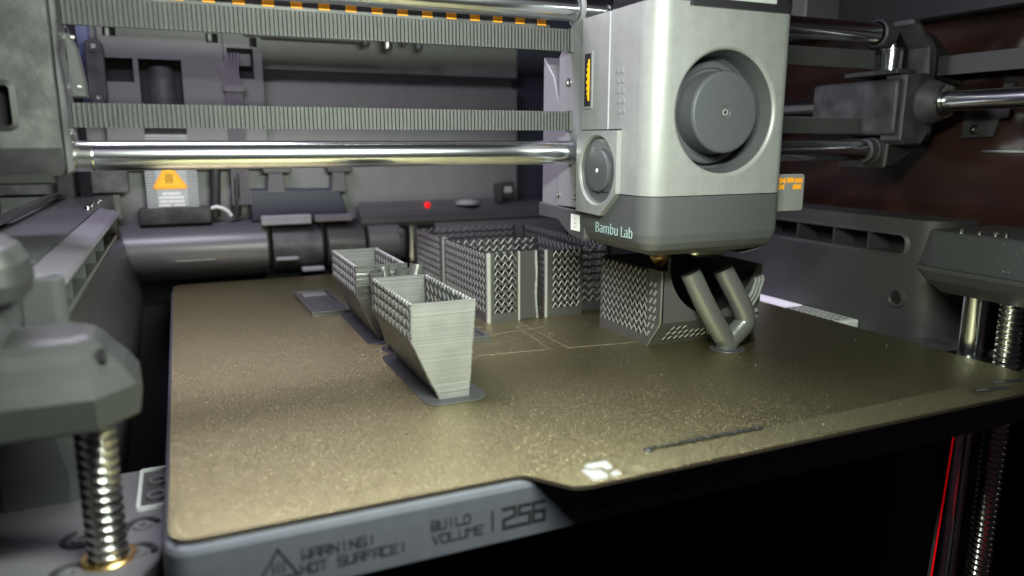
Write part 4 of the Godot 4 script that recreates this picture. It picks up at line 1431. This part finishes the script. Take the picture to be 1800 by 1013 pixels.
func side_right() -> void:
	var o := thing("vent_bezel", "dark moulded side bezel with a long slotted vent, right of the plate", "bezel", v(281, -60, -170))
	var s := Shape.new(org(o))
	var pl := PackedVector2Array([Vector2(296, -300), Vector2(280, -300)])
	for k in 9:
		var a := lerpf(180.0, 90.0, k / 8.0) * DEG
		pl.append(Vector2(292 + 12 * cos(a), -66 + 12 * sin(a)))
	pl.append(Vector2(302, -54))
	pl.append(Vector2(302, -300))
	s.prism("y", pl, -120, 28.9)
	part("panel", s, M.bezel_dark, o)
	s = Shape.new(org(o))
	s.prism("y", pl, 36.5, 43.5)
	part("panel_rim", s, M.bezel_dark, o)
	s = Shape.new(org(o))
	var nose := PackedVector2Array([Vector2(292, -69.5), Vector2(280, -69.5)])
	for k in range(2, pl.size() - 1): nose.append(pl[k])
	nose.append(Vector2(302, -69.5))
	s.prism("y", nose, 28.9, 36.5)
	part("panel_nose", s, M.bezel_dark, o)
	s = Shape.new(org(o))
	s.box(v(280, 28.9, -300), v(296, 36.5, -234))
	part("panel_end", s, M.bezel_dark, o)
	s = Shape.new(org(o))
	s.box(v(292, 28.7, -236), v(293, 36.7, -66))
	part("vent_depth", s, M.hole, o)
	vent_wall(o, 279.9, -1.0, [-235, -206, -178, -151, -128, -106, -87, -68], 28.8, 36.6, M.bezel_dark)
	s = Shape.new(org(o))
	s.lathe(v(280.0, 10.3, -70.5), v(-1, 0, 0), [[4.8, 0], [4.2, 1.0], [3.2, 1.2], [2.7, 0.6], [2.5, 0.1]], 32)
	var boss := part("screw_boss", s, M.bezel_dark, o)
	s = Shape.new(org(o))
	s.lathe(v(279.95, 10.3, -70.5), v(-1, 0, 0), [[2.5, 0.1], [2.2, 0.5], [1.1, 0.5], [1.0, 0.15], [0, 0.15]], 24)
	part("screw", s, M.black_gloss, boss)
	s = Shape.new(org(o))
	s.box(v(300.5, -120, -54), v(326, 40, -50), 0.4)
	part("end_panel", s, M.cast, o)

	o = thing("light_strip", "pale glowing strip with a slotted end, beyond the plate's right border", "light strip", v(270, -6, -120))
	s = Shape.new(org(o))
	s.box(v(264, -12, -178), v(279.6, -3.2, -88), 0.4)
	part("strip_body", s, M.white, o)
	for k in 9:
		for j in 3:
			s = Shape.new(org(o))
			var z := -118.0 + k * 3.2
			s.box(v(265.2 + j * 4.6, -3.2, z - 0.6), v(268.6 + j * 4.6, -3.1, z + 0.6))
			part("slot", s, M.bezel, o)
	s = Shape.new(org(o))
	s.box(v(265, -3.2, -176), v(279, -3.0, -121))
	part("light_face", s, glow(Color(0.95, 0.93, 1.0), 0.5), o)
	var l := OmniLight3D.new()
	l.name = "light"
	o.add_child(l)
	l.position = (v(270, 9, -148) - org(o)) * MM
	l.light_color = Color(0.95, 0.93, 1.0)
	l.light_energy = 0.00003
	l.light_size = 0.01
	l.omni_range = 2.0
	l.omni_attenuation = 2.0
	l.shadow_enabled = true

	o = thing("screw_nut_block", "dusty grey block above the chrome rod and screw at the far right", "block", v(272, 22, -16))
	s = Shape.new(org(o))
	s.loft("y", [[30.2, 0.0], [42.4, 2.2], [43.0, 2.8]], PackedVector2Array([Vector2(255.4, 14), Vector2(255.4, -38), Vector2(259, -46), Vector2(300, -46), Vector2(300, 14)]))
	part("block_body", s, M.bezel, o)
	s = Shape.new(org(o))
	s.loft("y", [[20.0, 9.0], [22.0, 6.5], [25.0, 3.0], [28.6, 0.4], [30.1, 0.2]], PackedVector2Array([Vector2(254.0, 15), Vector2(254.0, -41), Vector2(258, -47), Vector2(300, -47), Vector2(300, 15)]))
	part("chin", s, M.bezel, o)
	for k in 26:
		s = Shape.new(org(o))
		var z := rng.randf_range(-16, 4)
		var y := rng.randf_range(32, 42)
		s.xf = Transform3D(Basis.from_euler(v(rng.randf() * 6, rng.randf() * 6, 0)), v(255.5 + (y - 30) * 0.18, y, z))
		s.box(v(-0.12, -0.12, -0.15), v(0.12, 0.12, 0.15))
		part("dust_speck", s, M.white, o)
	for q in [[261, -32.0, 1.6], [262, -26.0, 0.9], [263, -21.0, 1.0], [264, -18, 0.8], [266, -6, 1.2]]:
		s = Shape.new(org(o))
		s.lathe(v(q[0], 43.0, q[1]), Vector3.UP, [[q[2], 0], [q[2], 0.9], [q[2] * 0.5, 1.1], [0, 0.7]], 12)
		part("bolt", s, M.steel, o)

	o = thing("bed_guide_rod", "upright chrome rod at the plate's far corner, in front of pale plastic", "guide rod", v(270.5, -200, -30))
	s = Shape.new(org(o))
	s.lathe(v(270.5, -200, -30), Vector3.UP, [[4.2, 0], [4.2, 236]], 56)
	part("shaft", s, M.chrome, o)
	lead_screw("lead screw at the picture's right border, passing down behind the bed", v(267.6, -260, -15.0), 292)

	# far below on the right: red reflection on a rod, built as a glowing tube
	o = thing("red_glint", "red reflection on a rod, painted as a thin glowing line under the bed", "light strip", v(240, -100, -12))
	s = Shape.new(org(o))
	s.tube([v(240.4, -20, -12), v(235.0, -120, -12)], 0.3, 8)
	part("light_face", s, glow(Color(1.0, 0.02, 0.08), 0.22), o)  # glowing tube paints a red reflection, no lamp here
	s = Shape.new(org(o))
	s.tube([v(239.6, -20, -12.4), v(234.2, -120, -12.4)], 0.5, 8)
	part("housing", s, M.cast_dark, o)  # dark rod behind the painted glint
	l = OmniLight3D.new()  # added red fill for light coming in from the room
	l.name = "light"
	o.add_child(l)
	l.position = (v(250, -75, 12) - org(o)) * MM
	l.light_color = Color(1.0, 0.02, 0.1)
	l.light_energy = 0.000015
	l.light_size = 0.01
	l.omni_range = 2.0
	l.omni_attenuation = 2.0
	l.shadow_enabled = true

	o = thing("mirrored_streak", "bright streak mirrored in the brown side wall, built as a strip, beneath the chrome rail", "strip", v(328, 70, -45))
	s = Shape.new(org(o))
	s.box(v(328.6, 70.0, -75), v(330, 71.5, 10), 0.3)  # solid strip stands for a streak reflected in the glossy wall
	part("strip_body", s, M.steel, o)
	o = thing("cable_box", "small grey box at the picture's top border, just right of the printing head", "box", v(310, 129, -152))
	s = Shape.new(org(o))
	s.box(v(296, 129.5, -160), v(324, 150, -150), 0.8)
	part("box_body", s, M.block_mid, o)
	o = thing("mirrored_bracket", "small bracket mirrored in the brown side wall, built solid, behind the chrome rail", "bracket", v(326, 76, -75))
	s = Shape.new(org(o))
	s.prism("x", PackedVector2Array([Vector2(-84, 76), Vector2(-70, 77), Vector2(-68, 84), Vector2(-64, 85), Vector2(-64, 99), Vector2(-68, 99), Vector2(-68, 96), Vector2(-84, 95)]), 328, 329.8, 0.2)
	part("plate", s, M.cast_dark, o)  # a bracket's reflection in the wall, modelled as a solid plate
	for q in [[-77.0, 94.0], [-78.0, 80.0]]:
		s = Shape.new(org(o))
		s.lathe(v(328, q[1], q[0]), v(-1, 0, 0), [[2.2, 0], [2.0, 0.9], [0.9, 1.0], [0.8, 0.4], [0, 0.4]], 20)
		part("screw", s, M.steel, o)

# ------------------------------------------------------------------ rear of the chamber
func back_things() -> void:
	var o := thing("chute_bezel", "rounded dark bezel across the chamber's rear, left of the waste chute", "bezel", v(10, 0, -300))
	var s := Shape.new(org(o))
	var prof := PackedVector2Array()
	for k in 17:
		var a := lerpf(100.0, 265.0, k / 16.0) * DEG
		prof.append(Vector2(-308 - 17.0 * cos(a), 14.5 + 16.5 * sin(a)))
	prof.append(Vector2(-334, -20))
	prof.append(Vector2(-334, 31))
	for i in prof.size(): prof[i] = prof[i]
	s.prism("x", prof, -40, 50.5, 0.6)
	part("rounded_body", s, M.rear_bezel, o)
	s = Shape.new(org(o))
	s.box(v(2, 11.2, -291.2), v(22, 11.7, -290.7))
	part("moulding_line", s, M.pale, o)

	o = thing("chute_bezel", "longer stretch of rear bezel, from the waste chute to the head", "bezel", v(160, 0, -300))
	s = Shape.new(org(o))
	s.prism("x", prof, 108, 127, 0.6)
	s.prism("x", PackedVector2Array([Vector2(-334, 24), Vector2(-297, 24), Vector2(-294, 27), Vector2(-294, 31), Vector2(-297, 34), Vector2(-306, 36), Vector2(-334, 36)]), 104, 232, 0.5)
	part("ledge", s, M.rear_bezel, o)
	s = Shape.new(org(o))
	s.prism("x", PackedVector2Array([Vector2(-318, 36.0), Vector2(-308, 36.0), Vector2(-308, 37.6), Vector2(-310, 38.4), Vector2(-318, 38.4)]), 106, 196, 0.3)
	part("step", s, M.rear_bezel, o)
	s = Shape.new(org(o))
	s.prism("x", prof, 150, 240, 0.6)
	part("rounded_body", s, M.rear_bezel, o)
	s = Shape.new(org(o))
	s.lathe(v(126.5, 22, -291), v(0, 0, 1), [[2.0, 0], [1.8, 0.8], [0, 1.0]], 16)
	part("stud", s, M.arm, o)

	o = thing("bed_guide_rod", "dark upright chrome rod in the black gap behind the prints", "guide rod", v(137, -100, -292))
	s = Shape.new(org(o))
	s.lathe(v(137.0, -100, -302), Vector3.UP, [[4.0, 0], [4.0, 124]], 40)
	part("shaft", s, M.chrome, o)

	o = thing("red_indicator_light", "tiny red indicator light on the rear ledge", "light", v(147, 36, -300))
	s = Shape.new(org(o))
	s.lathe(v(146.8, 36.2, -300), v(0, 0.4, 1), [[1.9, 0], [1.6, 0.7], [0, 1.0]], 20, true)
	part("light_face", s, glow(Color(1.0, 0.04, 0.06), 0.9), o)
	var l := OmniLight3D.new()
	l.name = "light"
	o.add_child(l)
	l.position = (v(146.8, 37.0, -297.5) - org(o)) * MM
	l.light_color = Color(1.0, 0.04, 0.06)
	l.light_energy = 0.000004
	l.light_size = 0.01
	l.omni_range = 1.0
	l.omni_attenuation = 2.0
	l.shadow_enabled = true
	o = thing("round_knob", "low round knob on the rear ledge, right of the red light", "knob", v(174, 35, -303))
	s = Shape.new(org(o))
	s.lathe(v(173.6, 35.8, -301), Vector3.UP, [[7.5, 0], [7.5, 1.5], [6.8, 2.0], [4.5, 2.0], [4.2, 2.6], [0, 2.8]], 32)
	part("cap", s, M.pale, o)
	o = thing("sensor_bracket", "small dark clip standing on the rear ledge beside the head", "bracket", v(201, 35, -303))
	s = Shape.new(org(o))
	s.box(v(195, 36, -309), v(198, 48, -300), 0.5)
	part("upright", s, M.bezel_dark, o)
	s = Shape.new(org(o))
	s.box(v(198.2, 38, -308), v(207, 49, -302), 0.8)
	part("clip", s, M.bezel_dark, o)
	s = Shape.new(org(o))
	s.box(v(199.5, 42, -302), v(205, 46, -301.5), 0.2)
	part("window", s, M.pale, o)

	# waste chute and wiper
	o = thing("waste_chute", "black wiper box over a curved waste chute in the rear wall", "chute", v(75, 0, -300))
	s = Shape.new(org(o))
	s.prism("z", PackedVector2Array([Vector2(43, 30), Vector2(98, 30), Vector2(93, 47.5), Vector2(42.5, 48.5)]), -318, -300, 0.8)
	part("wiper_box", s, M.navy, o)
	s = Shape.new(org(o))
	s.box(v(47.5, 28.4, -299), v(75, 33.6, -292), 0.6)
	part("wiper_blade", s, M.pale, o)
	s = Shape.new(org(o))
	s.box(v(77.2, 29.0, -299), v(99, 33.0, -293), 0.6)
	part("wiper_blade", s, M.head_base, o)
	s = Shape.new(org(o))
	s.box(v(49, -12, -318), v(108, 29, -306), 0.5)
	part("recess", s, M.black, o)
	s = Shape.new(org(o))
	var bowl := PackedVector2Array()
	for k in 13:
		var a := lerpf(75.0, 285.0, k / 12.0) * DEG
		bowl.append(Vector2(-303 - 11.0 * cos(a), 13.5 + 13.5 * sin(a)))
	s.prism("x", bowl, 53, 81, 0.5)
	part("chute_bowl", s, M.cast_dark, o)
	s = Shape.new(org(o))
	s.box(v(68.0, 1.2, -294), v(80.5, 3.6, -289.5), 0.5)
	part("chute_lip", s, M.pale, o)
	s = Shape.new(org(o))
	s.box(v(54, 8.2, -292.4), v(66.5, 10.2, -290.5), 0.4)
	part("chute_lip", s, M.pale, o)
	s = Shape.new(org(o))
	s.prism("x", bowl, 84, 106, 0.5)
	part("roller_cover", s, M.bezel, o)
	for q in [[51.0, 62.0, 8.0], [87.0, 97.0, 6.0]]:
		s = Shape.new(org(o))
		s.prism("z", PackedVector2Array([Vector2(q[0], 57.0), Vector2(q[1] + 4.0, 57.0), Vector2(q[1] + 4.5, 62.5), Vector2(q[0] - 1.5, 62.5)]), -309, -300, 0.6)
		part("hook_head", s, M.bezel, o)
		s = Shape.new(org(o))
		s.prism("z", PackedVector2Array([Vector2(q[0] + 1.0, 45.5), Vector2(q[1] + 1.0, 45.5), Vector2(q[1] - 0.6, 57.2), Vector2(q[0] + 2.4, 57.2)]), -306, -299.5, 0.6)
		part("hook_stem", s, M.arm, o)

	# heater with hot surface notice
	o = thing("heater_box", "finned metal heater box with a yellow hot surface triangle on the rear wall", "heater", v(2, 32, -305))
	for k in 26:
		s = Shape.new(org(o))
		s.box(v(-9.5, 39.6 + k * 1.5, -312), v(16.4, 40.7 + k * 1.5, -300.5), 0.15)
		part("fin", s, M.pale, o)
	s = Shape.new(org(o))
	s.box(v(-9.0, 39, -310), v(16.0, 79, -302))
	part("core", s, M.cast, o)
	s = Shape.new(org(o))
	s.box(v(-14, 30.5, -312), v(22, 39.5, -298), 0.8)
	part("plinth", s, M.cast, o)
	s = Shape.new(org(o))
	s.box(v(-4.4, 40.2, -300.6), v(11.0, 62.5, -300.2), 0.1)
	var plate := part("notice_plate", s, M.pale, o)
	var tri := PackedVector2Array([Vector2(-6.0, 50.6), Vector2(-5.0, 49.6), Vector2(10.2, 49.6), Vector2(11.2, 50.6), Vector2(4.2, 61.2), Vector2(2.0, 62.6), Vector2(-0.0, 61.2)])
	s = Shape.new(org(o))
	s.prism("z", tri, -300.2, -300.0)
	part("warning_triangle", s, M.orange, plate)
	s = Shape.new(org(o))
	s.prism("z", Shape.inset(tri, 0.9), -300.0, -299.9)
	part("triangle_field", s, M.yellow, plate)
	for k in 3:
		s = Shape.new(org(o))
		var x := 0.9 + k * 1.3
		for j in 4: stroke(s, Vector2(x + (0.3 if j % 2 else -0.2), 53.0 + j * 1.2), Vector2(x + (-0.2 if j % 2 else 0.3), 54.2 + j * 1.2), 0.55, -299.9)
		part("heat_wave", s, M.brown_ink, plate)
	for row in 4:
		var y := 47.2 - row * 2.1
		var wd: float = [9.4, 12.6, 12.4, 13.0][row]
		for k in 11:
			s = Shape.new(org(o))
			var x0 := 2.9 - wd / 2 + wd * k / 11.0
			if row == 3 and k == 5: continue
			s.box(v(x0, y - 0.65, -300.2), v(x0 + wd / 11.0 * 0.8, y + 0.5 + 0.15 * (k % 3), -300.1))
			part("notice_print", s, M.white, plate)

	# motor cover with openings, strap and cable
	o = thing("motor_cover", "violet grey motor cover with square openings, high on the rear wall", "cover", v(10, 70, -300))
	s = Shape.new(org(o))
	var zf := -300.0
	panel_with_windows(s, -25.0, 34.0, 60.0, 133.0, [[-22.6, 127.6, -16.6, 132.0], [26.0, 126.6, 32.0, 131.4], [-7.6, 76.0, 13.0, 117.0], [-23.0, 105.0, -10.0, 117.0]], zf - 3.0, zf)
	part("cover_sheet", s, M.back_panel, o)
	s = Shape.new(org(o))
	panel_with_windows(s, 34.4, 54.0, 60.0, 132.6, [[48.0, 125.5, 51.8, 130.2], [36.0, 108.5, 49.5, 124.5]], zf - 3.0, zf - 0.4)
	part("cover_sheet", s, M.back_panel, o)
	s = Shape.new(org(o))
	s.box(v(-25, 60, -309), v(54, 133, -308))
	part("cover_rear", s, M.hole, o)
	s = Shape.new(org(o))
	s.lathe(v(2.6, 90, -313), Vector3.UP, [[8.6, 0], [8.6, 24], [7.6, 24.6], [0, 24.6]], 40)
	part("motor_can", s, M.cast_dark, o)
	s = Shape.new(org(o))
	s.lathe(v(2.6, 84, -310), Vector3.UP, [[1.0, 0], [1.0, 9]], 12)
	part("motor_shaft", s, M.steel, o)
	s = Shape.new(org(o))
	s.box(v(3.5, 91.5, -304), v(8.5, 93.4, -302), 0.3)
	part("yellow_tag", s, M.yellow, o)
	for q in [[-21.5, -17.8], [27.2, 30.6]]:
		s = Shape.new(org(o))
		s.box(v(q[0], 127.6, -307), v(q[0] + 1.8, 132, -303), 0.2)
		part("inner_rib", s, M.pale, o)
	s = Shape.new(org(o))
	s.box(v(41, 115.5, -307), v(48.5, 122.0, -304), 0.3)
	part("inner_box", s, M.back_panel, o)
	o = thing("tension_arm", "dark rounded arm with a screw at each end, on the motor cover", "arm", v(-27, 97, -298))
	s = Shape.new(org(o))
	s.prism("z", rrect(-31.0, 92.5, -22.6, 125.5, 4.2, 8), -299.2, -295, 0.5)
	part("arm_body", s, M.cast_dark, o)
	for q in [121.6, 96.6]:
		s = Shape.new(org(o))
		s.lathe(v(-26.8, q, -295), v(0, 0, 1), [[3.4, 0], [3.2, 0.4], [2.5, 0.4], [2.3, -0.3], [0, -0.3]], 24)
		part("screw_ring", s, M.bezel_dark, o)
		s = Shape.new(org(o))
		s.lathe(v(-26.8, q, -295.3), v(0, 0, 1), [[1.4, 0], [1.2, 0.5], [0.5, 0.5], [0, 0.2]], 14)
		part("screw", s, M.steel, o)
	o = thing("cable_loom", "bundle of thin dark cables tied in front of the motor cover", "cable", v(32, 60, -298))
	for k in 7:
		s = Shape.new(org(o))
		var x := 34.0 + k * 1.3
		s.tube([v(x - 2.5 + k * 0.4, 122, -303), v(x - 1.0, 112, -299), v(x, 103, -297.6), v(x + 0.5, 92, -297.4), v(x + 0.4, 70, -298), v(x + 0.2 * k, 40, -300)], 0.62, 8)
		part("wire", s, M.wire, o)
	s = Shape.new(org(o))
	s.box(v(32.6, 101.0, -299), v(44.4, 104.6, -296.2), 0.5)
	part("tie", s, M.back_panel, o)
	o = thing("white_cable", "short white cable bending out of the wall by the heater", "cable", v(25, 37, -300))
	s = Shape.new(org(o))
	s.tube([v(22.4, 38.6, -300), v(25, 39.4, -299), v(28.4, 38.4, -298.5), v(31.0, 36.4, -298.6), v(32.4, 34.0, -299)], 1.0, 12)
	part("sheath", s, M.white, o)
	o = thing("dark_hoses", "pair of dark hoses running down beside the heater", "hose", v(26, 36, -302))
	for x in [25.0, 36.0]:
		s = Shape.new(org(o))
		s.tube([v(x, 75, -302), v(x + 1.0, 60, -301), v(x, 48, -301), v(x - 1.0, 34, -303)], 2.8, 14)
		part("hose", s, M.rubber, o)
	# upper beam with small fittings
	o = thing("ceiling_beam", "grey beam with small bright fittings along the wall top, behind the belts", "beam", v(60, 132, -295))
	s = Shape.new(org(o))
	s.box(v(-20, 133.2, -306), v(205, 150, -290), 0.6)
	part("beam_body", s, M.back, o)
	s = Shape.new(org(o))
	s.box(v(46, 130.4, -300), v(112, 133.2, -288), 0.4)
	part("glass_sheet", s, M.pale, o)
	for q in [[110, 127.5, 4.0], [122.5, 126.0, 5.0], [133, 129.5, 3.5], [141.5, 126.8, 3.5]]:
		s = Shape.new(org(o))
		s.lathe(v(q[0], 133.4, -292), v(0, -1, 0), [[q[2] * 0.6, 0], [q[2] * 0.6, 133.4 - q[1] - 1.2], [q[2] * 0.35, 133.4 - q[1]], [0, 133.4 - q[1]]], 16)
		part("fitting", s, M.steel if q[0] > 115 and q[0] < 125 else M.cast_dark, o)
	o = thing("blue_guard", "bluish plastic guard between the pale carriage and the motor cover", "guard", v(-38, 100, -305))
	s = Shape.new(org(o))
	s.box(v(-52, 88, -312), v(-29, 134, -306), 0.8)
	part("guard_sheet", s, M.navy_light, o)
	s = Shape.new(org(o))
	s.box(v(-43, 133.4, -306), v(-29.5, 134.4, -305), 0.2)
	part("bright_rim", s, M.pale, o)

func panel_with_windows(s: Shape, x0: float, x1: float, y0: float, y1: float, holes: Array, z0: float, z1: float) -> void:
	var xs := [x0, x1]
	var ys := [y0, y1]
	for h in holes:
		xs.append_array([h[0], h[2]])
		ys.append_array([h[1], h[3]])
	xs.sort()
	ys.sort()
	for i in xs.size() - 1:
		for j in ys.size() - 1:
			if xs[i + 1] - xs[i] < 0.001 or ys[j + 1] - ys[j] < 0.001: continue
			var c := Vector2((xs[i] + xs[i + 1]) / 2, (ys[j] + ys[j + 1]) / 2)
			var skip := false
			for h in holes:
				if c.x > h[0] and c.x < h[2] and c.y > h[1] and c.y < h[3]: skip = true
			if not skip: s.box(v(xs[i], ys[j], z0), v(xs[i + 1], ys[j + 1], z1))
